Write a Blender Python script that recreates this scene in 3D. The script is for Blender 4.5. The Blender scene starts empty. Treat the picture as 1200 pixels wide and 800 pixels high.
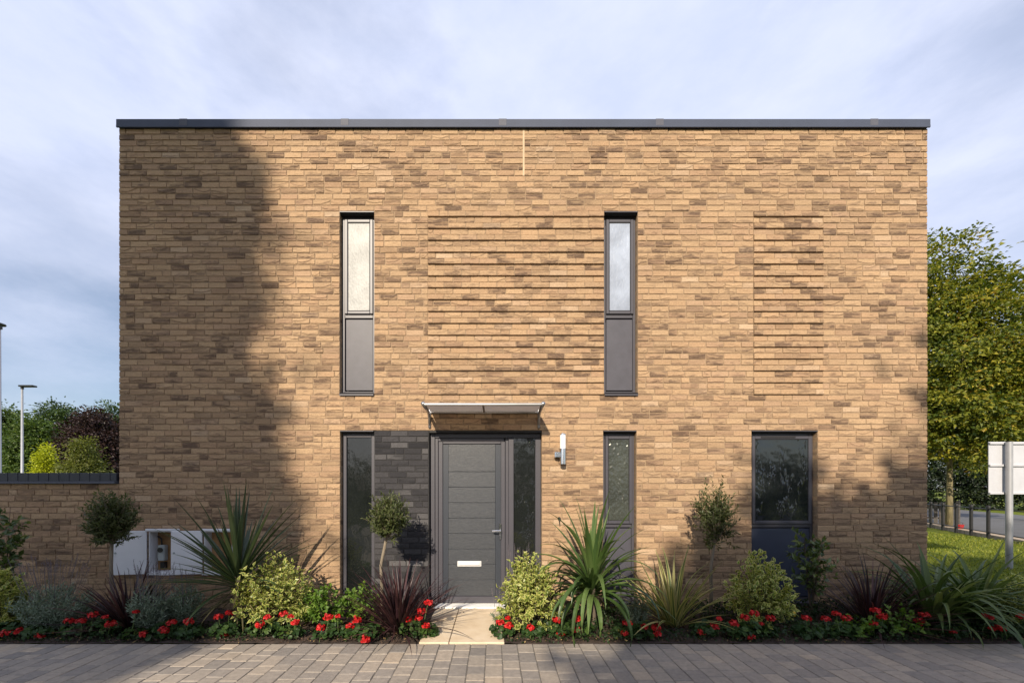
import bpy, math, random
import numpy as np
from mathutils import Vector, Matrix
R = math.radians
random.seed(7)
RNG = np.random.default_rng(11)
SC = bpy.context.scene
COL = SC.collection

# ------------------------------------------------------------------ camera
FPX, VPX, HOR, CX, CY, CZ = 462.0, 580.0, 572.0, -0.216, -5.0, 1.515
cam_d = bpy.data.cameras.new('camera'); cam = bpy.data.objects.new('camera', cam_d); COL.objects.link(cam)
cam.location = (CX, CY, CZ); cam.rotation_euler = (R(90), 0, 0)
cam_d.sensor_fit = 'HORIZONTAL'; cam_d.sensor_width = 36; cam_d.lens = 36*FPX/1200
cam_d.shift_x = (600-VPX)/1200; cam_d.shift_y = (HOR-400)/1200
cam_d.clip_start = 0.05; cam_d.clip_end = 2000
SC.camera = cam

def at(px, py, y):
    d = y - CY
    return Vector((CX+(px-VPX)/FPX*d, y, CZ-(py-HOR)/FPX*d))
def FX(px): return (px-600)/92.4          # a position along the front wall
def FZ(py): return (712-py)/92.4          # a height on the front wall

# ------------------------------------------------------------------ objects
def link(name, me, parent=None, **kw):
    o = bpy.data.objects.new(name, me); COL.objects.link(o)
    if parent: o.parent = parent
    for k, v in kw.items(): o[k] = v
    return o
def thing(name, label, cat, loc=(0,0,0), group=None, rz=0):
    o = bpy.data.objects.new(name, None); COL.objects.link(o)
    o.location = loc; o.rotation_euler = (0,0,rz); o.empty_display_size = .1
    o['label'] = label; o['category'] = cat
    if group: o['group'] = group
    return o
def tag(o, label, cat, group=None):
    o['label'] = label; o['category'] = cat
    if group: o['group'] = group
    return o

class MB:
    """collects vertices and faces for ONE mesh"""
    def __init__(s): s.v = []; s.f = []; s.n = 0
    def add(s, v, f):
        s.v.extend([tuple(p) for p in v]); s.f.extend([tuple(i+s.n for i in q) for q in f]); s.n += len(v)
    def box(s, x0, x1, y0, y1, z0, z1, M=None, b=0.0):
        if b > 0:
            b = min(b, .45*(x1-x0), .45*(y1-y0), .45*(z1-z0))
            v = []; 
            for sx in (0,1):
                for sy in (0,1):
                    for sz in (0,1):
                        X=(x0,x1)[sx]; Y=(y0,y1)[sy]; Z=(z0,z1)[sz]
                        dx=(b,-b)[sx]; dy=(b,-b)[sy]; dz=(b,-b)[sz]
                        v += [(X,Y+dy,Z+dz),(X+dx,Y,Z+dz),(X+dx,Y+dy,Z)]
            I = lambda sx,sy,sz,k: ((sx*2+sy)*2+sz)*3+k
            f = []
            for sx in (0,1):
                q=[I(sx,0,0,0),I(sx,1,0,0),I(sx,1,1,0),I(sx,0,1,0)]; f.append(q if sx else q[::-1])
            for sy in (0,1):
                q=[I(0,sy,0,1),I(1,sy,0,1),I(1,sy,1,1),I(0,sy,1,1)]; f.append(q[::-1] if sy else q)
            for sz in (0,1):
                q=[I(0,0,sz,2),I(1,0,sz,2),I(1,1,sz,2),I(0,1,sz,2)]; f.append(q if sz else q[::-1])
            for a in (0,1):
                for c in (0,1):
                    f.append([I(a,c,0,0),I(a,c,1,0),I(a,c,1,1),I(a,c,0,1)])
                    f.append([I(a,0,c,0),I(a,1,c,0),I(a,1,c,2),I(a,0,c,2)])
                    f.append([I(0,a,c,1),I(1,a,c,1),I(1,a,c,2),I(0,a,c,2)])
            for sx in (0,1):
                for sy in (0,1):
                    for sz in (0,1):
                        f.append([I(sx,sy,sz,0),I(sx,sy,sz,1),I(sx,sy,sz,2)])
        else:
            v = [(x,y,z) for x in (x0,x1) for y in (y0,y1) for z in (z0,z1)]
            f = [(0,1,3,2),(4,6,7,5),(0,4,5,1),(2,3,7,6),(0,2,6,4),(1,5,7,3)]
        if M is not None: v = [M @ Vector(p) for p in v]
        s.add(v, f); return s
    def tube(s, pts, rad, seg=8, caps=True):
        pts = [Vector(p) for p in pts]
        if not hasattr(rad, '__len__'): rad = [rad]*len(pts)
        v = []; up = Vector((0.31,.17,1)).normalized()
        for i, p in enumerate(pts):
            d = (pts[min(i+1,len(pts)-1)]-pts[max(i-1,0)]).normalized()
            a = d.cross(up)
            if a.length < .05: a = d.cross(Vector((1,0,0)))
            a.normalize(); c = d.cross(a)
            for k in range(seg):
                t = 2*math.pi*k/seg
                v.append(p+(a*math.cos(t)+c*math.sin(t))*rad[i])
        f = []
        for i in range(len(pts)-1):
            for k in range(seg):
                k2 = (k+1)%seg
                f.append((i*seg+k, i*seg+k2, (i+1)*seg+k2, (i+1)*seg+k))
        if caps:
            f.append(tuple(range(seg))[::-1]); f.append(tuple((len(pts)-1)*seg+k for k in range(seg)))
        s.add(v, f); return s
    def build(s, name, m, parent=None, smooth=False, recalc=True, **kw):
        me = bpy.data.meshes.new(name); me.from_pydata(s.v, [], s.f); me.materials.append(m)
        if recalc:
            import bmesh
            bm = bmesh.new(); bm.from_mesh(me); bmesh.ops.recalc_face_normals(bm, faces=bm.faces); bm.to_mesh(me); bm.free()
        if smooth:
            me.shade_smooth()
        me.update()
        return link(name, me, parent, **kw)

def np_mesh(name, V, F, m, attrs=None, smooth=False):
    """V (n,3), F (k,c) equal sized polygons"""
    me = bpy.data.meshes.new(name)
    V = np.ascontiguousarray(V, dtype=np.float32); F = np.ascontiguousarray(F, dtype=np.int32)
    c = F.shape[1]
    me.vertices.add(len(V)); me.vertices.foreach_set('co', V.ravel())
    me.loops.add(F.size); me.loops.foreach_set('vertex_index', F.ravel())
    me.polygons.add(len(F)); me.polygons.foreach_set('loop_start', np.arange(0, F.size, c, dtype=np.int32))
    me.polygons.foreach_set('loop_total', np.full(len(F), c, dtype=np.int32))
    for k, a in (attrs or {}).items():
        at_ = me.attributes.new(k, 'FLOAT', 'POINT'); at_.data.foreach_set('value', np.ascontiguousarray(a, dtype=np.float32))
    me.materials.append(m)
    me.update(calc_edges=True)
    if smooth: me.shade_smooth()
    else: me.shade_flat()
    return me

# ------------------------------------------------------------------ numpy noise
def _h(ix, iy, s):
    n = (ix.astype(np.int64)*374761393 + iy.astype(np.int64)*668265263 + np.asarray(s).astype(np.int64)*2147483647*0 + np.asarray(s).astype(np.int64)*1274126177) & 0x7fffffff
    n = ((n ^ (n >> 13))*1274126177) & 0x7fffffff
    n = n ^ (n >> 16)
    return (n & 0xffff)/65535.0
def vnoise(x, y, s=0):
    x0 = np.floor(x); y0 = np.floor(y); fx = x-x0; fy = y-y0
    fx = fx*fx*(3-2*fx); fy = fy*fy*(3-2*fy)
    a = _h(x0,y0,s); b = _h(x0+1,y0,s); c = _h(x0,y0+1,s); d = _h(x0+1,y0+1,s)
    return (a*(1-fx)+b*fx)*(1-fy)+(c*(1-fx)+d*fx)*fy
def sstep(a, b, x):
    t = np.clip((x-a)/(b-a), 0, 1); return t*t*(3-2*t)

# ------------------------------------------------------------------ materials
def newmat(name):
    m = bpy.data.materials.new(name); m.use_nodes = True
    nt = m.node_tree; b = nt.nodes['Principled BSDF']
    return m, nt, b
def N(nt, t, **kw):
    n = nt.nodes.new(t)
    for k, v in kw.items():
        if k.startswith('i_'):
            key = k[2:]; n.inputs[int(key) if key.isdigit() else key.replace('_',' ')].default_value = v
        else: setattr(n, k, v)
    return n
def ramp(nt, stops, fac=None, interp='LINEAR'):
    n = nt.nodes.new('ShaderNodeValToRGB'); cr = n.color_ramp; cr.interpolation = interp
    while len(cr.elements) < len(stops): cr.elements.new(.5)
    for e, (p, c) in zip(cr.elements, stops): e.position = p; e.color = (*c, 1)
    if fac is not None: nt.links.new(fac, n.inputs[0])
    return n.outputs[0]
def mixc(nt, fac, a, b, bt='MIX'):
    n = nt.nodes.new('ShaderNodeMix'); n.data_type = 'RGBA'; n.blend_type = bt
    for idx, v in ((0, fac), (6, a), (7, b)):
        if isinstance(v, bpy.types.NodeSocket): nt.links.new(v, n.inputs[idx])
        elif idx == 0: n.inputs[0].default_value = v
        else: n.inputs[idx].default_value = (*v, 1)
    return n.outputs[2]
def attr(nt, name): return N(nt, 'ShaderNodeAttribute', attribute_name=name).outputs['Fac']
def noise(nt, scale, detail=3, rough=.55, vec=None, obj=True):
    n = N(nt, 'ShaderNodeTexNoise'); n.inputs['Scale'].default_value = scale; n.inputs['Detail'].default_value = detail; n.inputs['Roughness'].default_value = rough
    if vec is None: vec = N(nt, 'ShaderNodeTexCoord').outputs['Object']
    nt.links.new(vec, n.inputs['Vector']); return n.outputs['Fac']
def mapping(nt, scale=(1,1,1), rot=(0,0,0)):
    m = N(nt, 'ShaderNodeMapping'); m.inputs['Scale'].default_value = scale; m.inputs['Rotation'].default_value = rot
    nt.links.new(N(nt, 'ShaderNodeTexCoord').outputs['Object'], m.inputs['Vector']); return m.outputs[0]
def bump(nt, b, h, strength=.3, dist=.005):
    n = N(nt, 'ShaderNodeBump'); n.inputs['Strength'].default_value = strength; n.inputs['Distance'].default_value = dist
    nt.links.new(h, n.inputs['Height']); nt.links.new(n.outputs[0], b.inputs['Normal'])
def simple(name, col, rough=.5, metal=0, var=.12, vscale=6, bstr=.0, bscale=60, spec=.5):
    m, nt, b = newmat(name)
    n = noise(nt, vscale, 5, .6)
    lo = tuple(c*(1-var) for c in col); hi = tuple(min(1, c*(1+var)) for c in col)
    nt.links.new(ramp(nt, [(.3, lo), (.7, hi)], n), b.inputs['Base Color'])
    b.inputs['Roughness'].default_value = rough; b.inputs['Metallic'].default_value = metal
    b.inputs['Specular IOR Level'].default_value = spec
    if bstr: bump(nt, b, noise(nt, bscale, 4), bstr, .003)
    return m

def brick_mat(name, tones, dark, fine=.25):
    m, nt, b = newmat(name)
    c = ramp(nt, tones, attr(nt, 'tone'))
    nz = noise(nt, 1.0, 6, .75, mapping(nt, (42,42,95)))
    c = mixc(nt, 1.0, c, ramp(nt, [(.28, (.60,.585,.57)), (.5, (.97,.965,.95)), (.75, (1.20,1.19,1.15))], nz), 'MULTIPLY')
    big = noise(nt, .9, 3, .6)
    c = mixc(nt, 1.0, c, ramp(nt, [(.3, (.9,.9,.9)), (.7, (1.06,1.05,1.03))], big), 'MULTIPLY')
    st = noise(nt, 1.0, 5, .75, mapping(nt, (38,38,110)))
    mm = N(nt, 'ShaderNodeMath', operation='MULTIPLY'); nt.links.new(attr(nt,'burn'), mm.inputs[0])
    nt.links.new(ramp(nt, [(.3,(.55,)*3),(.62,(1,)*3)], st), mm.inputs[1])
    c = mixc(nt, mm.outputs[0], c, dark)
    nt.links.new(c, b.inputs['Base Color']); b.inputs['Roughness'].default_value = .9
    b.inputs['Specular IOR Level'].default_value = .2
    bump(nt, b, noise(nt, 1.0, 6, .7, mapping(nt, (70,70,120))), .55, .005)
    return m
M_BRICK = brick_mat('buff_brick', [(0,(.30,.196,.122)),(.2,(.37,.252,.157)),(.45,(.43,.298,.183)),(.62,(.41,.274,.167)),(.75,(.37,.246,.158)),(.88,(.46,.328,.217)),(1,(.50,.372,.254))], (.092,.060,.044))
M_DBRICK = brick_mat('grey_brick', [(0,(.024,.024,.028)),(.45,(.045,.044,.049)),(.75,(.085,.083,.088)),(1,(.16,.155,.16))], (.02,.02,.022))
M_MORTAR = simple('mortar', (.28,.198,.125), .95, var=.2, vscale=30, bstr=.4, bscale=200)
M_DMORTAR = simple('dark_mortar', (.032,.031,.032), .95, var=.2, vscale=30)
M_MASTIC = simple('pale_mastic', (.50,.38,.25), .9)
M_FRAME = simple('anthracite_paint', (.060,.058,.070), .42, var=.05, vscale=3, bstr=.03, bscale=300)
M_FRAME2 = simple('anthracite_panel', (.058,.057,.072), .5, var=.12, vscale=9, bstr=.05, bscale=120)
M_PANELBLUE = simple('slate_blue_panel', (.030,.038,.065), .5, var=.1, vscale=6)
M_COPING = simple('coping_metal', (.058,.070,.105), .62, var=.08, vscale=4, spec=.25)
M_COPJ = simple('coping_joint_metal', (.088,.092,.115), .6, var=.08, spec=.25)
M_ZINC = simple('dark_zinc', (.022,.025,.036), .5, var=.15)
M_ALU = simple('aluminium', (.42,.42,.43), .36, metal=.9, var=.10)
M_CHROME = simple('chrome', (.75,.75,.76), .15, metal=1, var=.04)
M_SATIN = simple('satin_steel', (.72,.72,.72), .45, metal=.35, var=.04)
M_BLACK = simple('black_plastic', (.015,.015,.016), .4)
M_WHITE = simple('white_plastic', (.72,.73,.76), .45, var=.03)
M_OPAL = simple('opal_diffuser', (.85,.85,.85), .3, var=.02)
M_THRESH = simple('pale_threshold', (.78,.76,.72), .6, var=.06)
M_BOARD = simple('brown_board', (.33,.19,.085), .8, var=.2, vscale=25)
M_GREY = simple('grey_plastic', (.36,.40,.40), .5)
M_ROOF = simple('roof_felt', (.10,.10,.10), .9)
M_SEAL = simple('black_rubber', (.012,.012,.012), .7)

def glass(name, col, rough, bs, bscale, bd=.004, spec=.5, streak=False):
    m, nt, b = newmat(name)
    n = noise(nt, bscale, 3, .5, mapping(nt, (1,1,.6)))
    nt.links.new(ramp(nt, [(.3, tuple(c*.75 for c in col)), (.75, tuple(c*1.3 for c in col))], noise(nt, 3.0, 4)), b.inputs['Base Color'])
    b.inputs['Roughness'].default_value = rough; b.inputs['IOR'].default_value = 1.52
    b.inputs['Specular IOR Level'].default_value = spec
    bump(nt, b, n, bs, bd)
    return m
def film_glass(name, col, rough, scale, stretch, seed, ridge=1.0, spec=.7):
    m, nt, b = newmat(name)
    mp = N(nt, 'ShaderNodeMapping'); mp.inputs['Scale'].default_value = stretch; mp.inputs['Rotation'].default_value = (0, R(32), 0); mp.inputs['Location'].default_value = (seed, seed*.7, seed*1.3)
    nt.links.new(N(nt, 'ShaderNodeTexCoord').outputs['Object'], mp.inputs['Vector'])
    n = noise(nt, scale, 3, .55, mp.outputs[0])
    r = ramp(nt, [(.455,(0,)*3),(.5,(1,)*3),(.545,(0,)*3)], n)
    n2 = noise(nt, scale*.45, 2, .5, mp.outputs[0])
    gate = ramp(nt, [(.5,(0,)*3),(.62,(1,)*3)], n2)
    h = mixc(nt, 1.0, r, gate, 'MULTIPLY')
    soft = N(nt, 'ShaderNodeMath', operation='MULTIPLY_ADD'); nt.links.new(h, soft.inputs[0]); soft.inputs[1].default_value = ridge; 
    lo = noise(nt, 4.0, 2, .5); nt.links.new(lo, soft.inputs[2])
    b.inputs['Base Color'].default_value = (*col, 1); b.inputs['Roughness'].default_value = rough; b.inputs['IOR'].default_value = 1.52; b.inputs['Specular IOR Level'].default_value = spec
    bump(nt, b, soft.outputs[0], .6, .010)
    return m
M_GLASS = glass('window_glass', (.010,.012,.012), .025, .35, 9, .01, .6)
M_GLASS2 = film_glass('filmed_glass', (.012,.015,.016), .05, 5.0, (1.9,1,.55), 3.1)
M_GLASS3 = film_glass('filmed_side_glass', (.012,.014,.014), .05, 10.0, (1.5,1,.7), 8.2)
M_OBSCURE = glass('obscure_glass', (.05,.055,.045), .06, 1.0, 26, .02, .8)
M_FROST = glass('frosted_glass', (.33,.335,.325), .42, .8, 45, .006, .25)
M_FROSTB = glass('frosted_blue_glass', (.30,.345,.43), .34, .8, 40, .004)

# door leaf with embossed wood grain
m, nt, b = newmat('grained_door'); M_DOOR = m
g = noise(nt, 1.0, 6, .7, mapping(nt, (22,22,190)))
nt.links.new(ramp(nt, [(.3,(.026,.030,.037)),(.7,(.058,.063,.072))], g), b.inputs['Base Color'])
b.inputs['Roughness'].default_value = .42; bump(nt, b, g, .6, .005)
M_DOORSIDE = simple('smooth_door_strip', (.032,.038,.050), .4, var=.06)

def leaf_mat(name, stops, edge=None, rough=.45, trans=.35, hue=None, spec=.35):
    """stops: colours by the leaf's own random value; edge: colour of the leaf margin (variegation)"""
    m, nt, b = newmat(name)
    c = ramp(nt, stops, attr(nt, 'rnd'))
    if edge:
        e = ramp(nt, [(.45,(0,)*3),(.7,(1,)*3)], attr(nt, 'edge'))
        c = mixc(nt, e, c, edge)
    nt.links.new(c, b.inputs['Base Color']); b.inputs['Roughness'].default_value = rough
    b.inputs['Specular IOR Level'].default_value = spec
    t = N(nt, 'ShaderNodeBsdfTranslucent')
    tc = mixc(nt, 1.0, c, (1.25,1.25,.6), 'MULTIPLY'); nt.links.new(tc, t.inputs['Color'])
    mx = N(nt, 'ShaderNodeMixShader'); mx.inputs[0].default_value = trans
    nt.links.new(b.outputs[0], mx.inputs[1]); nt.links.new(t.outputs[0], mx.inputs[2])
    nt.links.new(mx.outputs[0], nt.nodes['Material Output'].inputs['Surface'])
    return m
L_OLIVE = leaf_mat('olive_leaf', [(0,(.035,.05,.018)),(.5,(.075,.095,.032)),(.85,(.14,.155,.06)),(1,(.24,.24,.12))], rough=.4)
L_EUON = leaf_mat('variegated_leaf', [(0,(.05,.10,.018)),(.6,(.14,.21,.03)),(1,(.30,.32,.06))], edge=(.53,.52,.17), rough=.35)
L_GER = leaf_mat('geranium_leaf', [(0,(.018,.045,.012)),(.6,(.04,.085,.02)),(.9,(.075,.13,.025)),(1,(.22,.16,.03))], rough=.5)
L_BRIGHT = leaf_mat('bright_leaf', [(0,(.05,.11,.015)),(.6,(.11,.20,.025)),(1,(.20,.28,.04))], rough=.5)
L_COVER = leaf_mat('cover_leaf', [(0,(.012,.028,.010)),(.6,(.03,.06,.018)),(.92,(.06,.10,.025)),(.97,(.25,.18,.03)),(1,(.35,.24,.05))], rough=.5)
L_LAV = leaf_mat('lavender_leaf', [(0,(.06,.10,.06)),(.5,(.15,.20,.14)),(1,(.32,.36,.29))], rough=.7, trans=.2)
L_SPIKE = leaf_mat('lavender_spike', [(0,(.07,.055,.08)),(.6,(.14,.11,.15)),(1,(.22,.18,.22))], rough=.8, trans=.15)
L_PURPLE = leaf_mat('purple_strap', [(0,(.016,.008,.010)),(.6,(.045,.020,.024)),(1,(.10,.045,.045))], rough=.4, trans=.2, spec=.5)
L_CORD = leaf_mat('cordyline_strap', [(0,(.022,.04,.018)),(.6,(.045,.075,.03)),(1,(.10,.13,.05))], rough=.35, trans=.2, spec=.5)
L_CORDB = leaf_mat('cordyline_green_strap', [(0,(.03,.065,.02)),(.6,(.07,.12,.03)),(1,(.13,.19,.06))], rough=.35, trans=.25, spec=.5)
L_DRY = leaf_mat('dry_strap', [(0,(.07,.065,.025)),(.6,(.13,.115,.05)),(1,(.22,.19,.09))], rough=.6, trans=.25)
L_GREENP = leaf_mat('flax_strap', [(0,(.035,.07,.018)),(.6,(.085,.13,.035)),(1,(.17,.21,.07))], rough=.45, trans=.25, spec=.4)
L_STRIPE = leaf_mat('striped_strap', [(0,(.07,.11,.03)),(.7,(.12,.15,.04)),(1,(.42,.36,.16))], edge=(.40,.37,.15), rough=.4, trans=.25)
L_LAUREL = leaf_mat('laurel_leaf', [(0,(.025,.055,.015)),(.6,(.07,.11,.025)),(1,(.22,.26,.05))], rough=.3, trans=.25, spec=.6)
L_LIME = leaf_mat('tree_leaf', [(0,(.018,.040,.008)),(.3,(.065,.10,.013)),(.6,(.18,.20,.022)),(.85,(.36,.32,.035)),(.95,(.42,.28,.04)),(1,(.40,.16,.04))], trans=.4, rough=.5)
L_DARKT = leaf_mat('dark_tree_leaf', [(0,(.016,.034,.010)),(.6,(.042,.078,.017)),(1,(.10,.15,.035))], trans=.3)
L_MIDT = leaf_mat('mid_tree_leaf', [(0,(.03,.06,.015)),(.6,(.08,.13,.028)),(1,(.15,.20,.045))], trans=.3)
L_SHADED = leaf_mat('shade_toned_leaf', [(0,(.006,.012,.005)),(.6,(.014,.026,.008)),(1,(.035,.05,.014))], trans=.15)  # far hedge's shade is put into this near-black leaf colour
L_BEECH = leaf_mat('copper_leaf', [(0,(.014,.008,.009)),(.6,(.035,.018,.018)),(1,(.07,.04,.03))], trans=.2)
L_YELLOW = leaf_mat('golden_leaf', [(0,(.20,.24,.01)),(.6,(.42,.46,.02)),(1,(.55,.55,.06))], trans=.4)
L_YGREEN = leaf_mat('yellow_green_leaf', [(0,(.06,.08,.015)),(.6,(.14,.16,.03)),(1,(.22,.22,.06))], trans=.35)
L_GRASS = leaf_mat('grass_blade', [(0,(.09,.12,.014)),(.6,(.20,.24,.025)),(1,(.34,.33,.06))], trans=.35)
m, nt, b = newmat('red_petal'); M_RED = m
nt.links.new(ramp(nt, [(0,(.28,.001,.002)),(.6,(.46,.003,.004)),(1,(.58,.012,.010))], attr(nt,'rnd')), b.inputs['Base Color']); b.inputs['Roughness'].default_value = .6
m, nt, b = newmat('yellow_petal'); M_YEL = m
nt.links.new(ramp(nt, [(0,(.6,.36,.02)),(1,(.8,.6,.08))], attr(nt,'rnd')), b.inputs['Base Color'])
def bark(name, c):
    m, nt, b = newmat(name); n = noise(nt, 1, 6, .7, mapping(nt, (14,14,3)))
    nt.links.new(ramp(nt, [(.3, tuple(x*.5 for x in c)), (.7, tuple(x*1.4 for x in c))], n), b.inputs['Base Color']); b.inputs['Roughness'].default_value = .9
    bump(nt, b, n, .8, .02); return m
M_BARK = bark('bark', (.11,.085,.06)); M_BARKP = bark('pale_bark', (.20,.165,.12)); M_BARKY = bark('yellowish_bark', (.20,.17,.09))  # brown, pale and yellowish bark tones

# ------------------------------------------------------------------ world and sun
SUN_AZ, SUN_EL = 14.0, 30.0     # light comes over the viewer's left shoulder
w = bpy.data.worlds.new('World'); SC.world = w; w.use_nodes = True
nt = w.node_tree; bg = nt.nodes['Background']
sky = N(nt, 'ShaderNodeTexSky', sky_type='NISHITA'); sky.sun_disc = False
sky.sun_elevation = R(SUN_EL); sky.sun_rotation = R(180+SUN_AZ); sky.air_density = 1.0; sky.dust_density = 1.2; sky.ozone_density = 1.5
tc = N(nt, 'ShaderNodeTexCoord').outputs['Generated']
mp = N(nt, 'ShaderNodeMapping'); mp.inputs['Scale'].default_value = (1.0, 1.0, 2.3); mp.inputs['Rotation'].default_value = (.15,.25,.4); mp.inputs['Location'].default_value = (2.1,.6,.35); nt.links.new(tc, mp.inputs['Vector'])
n1 = noise(nt, 1.35, 7, .55, mp.outputs[0]); n2 = noise(nt, 5.5, 8, .62, mp.outputs[0])
ad = N(nt, 'ShaderNodeMath', operation='MULTIPLY_ADD'); nt.links.new(n2, ad.inputs[0]); ad.inputs[1].default_value = .20; nt.links.new(n1, ad.inputs[2])
# thin high cloud: thickest up in the sky, thinning to blue lower down
sep = N(nt, 'ShaderNodeSeparateXYZ'); nt.links.new(tc, sep.inputs[0])
mr = N(nt, 'ShaderNodeMapRange'); mr.inputs[1].default_value = .12; mr.inputs[2].default_value = .62; mr.inputs[3].default_value = -.10; mr.inputs[4].default_value = .22; nt.links.new(sep.outputs[2], mr.inputs[0])
ad2 = N(nt, 'ShaderNodeMath', operation='ADD'); nt.links.new(ad.outputs[0], ad2.inputs[0]); nt.links.new(mr.outputs[0], ad2.inputs[1])
mask = ramp(nt, [(.36,(.12,)*3),(.58,(.6,)*3),(.82,(.92,)*3)], ad2.outputs[0])
cl = mixc(nt, ramp(nt, [(.35,(0,)*3),(.7,(1,)*3)], n2), (5.6,6.2,8.1), (6.5,6.95,8.6))
nt.links.new(mixc(nt, mask, sky.outputs[0], cl), bg.inputs['Color'])
bg.inputs['Strength'].default_value = .090
sd = bpy.data.lights.new('sun', 'SUN'); so = bpy.data.objects.new('sun', sd); COL.objects.link(so)
sd.energy = 4.5; sd.angle = R(.53); sd.color = (1, .87, .70)
ldir = Vector((math.sin(R(SUN_AZ))*math.cos(R(SUN_EL)), math.cos(R(SUN_AZ))*math.cos(R(SUN_EL)), -math.sin(R(SUN_EL))))
so.rotation_euler = ldir.to_track_quat('-Z', 'Y').to_euler(); so.location = (-8,-30,20)
SC.view_settings.view_transform = 'Standard'; SC.view_settings.look = 'None'; SC.view_settings.gamma = 1; SC.view_settings.exposure = 0.58
SC.view_settings.use_curve_mapping = False

# ------------------------------------------------------------------ brickwork
def brick_rects(u0, u1, v0, v1, holes, rng, course=.075, L=.222, joint=.010, proj=None):
    out = []
    k = 0; nk = int(round((v1-v0)/course)); prev = 0
    for k in range(nk):
        a, bz = v0+k*course, v0+(k+1)*course; mid = (a+bz)/2
        iv = [(u0, u1)]
        for (h0, h1, g0, g1) in holes:
            if g0 < mid < g1:
                nv = []
                for (p, q) in iv:
                    if h1 <= p or h0 >= q: nv.append((p, q)); continue
                    if h0 > p: nv.append((p, h0))
                    if h1 < q: nv.append((h1, q))
                iv = nv
        off = (prev + rng.choice([.28,.36,.5,.5,.64]))%1.0; prev = off
        cuts = []; x = u0-L*off
        while x < u1:
            cuts.append(x); x += L*(.5 if rng.random() < .05 else 1.0)
        cuts.append(x)
        for (p, q) in iv:
            e = [p]+[c for c in cuts if p+.05 < c < q-.05]+[q]
            for s_, t_ in zip(e[:-1], e[1:]):
                # panel edges break the bond
                pr = proj((s_+t_)/2, mid) if proj else 0.0
                out.append((s_+(joint/2 if s_ > p else .001), t_-(joint/2 if t_ < q else .001), a+joint/2, bz-joint/2, pr))
    return np.array(out)

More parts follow.
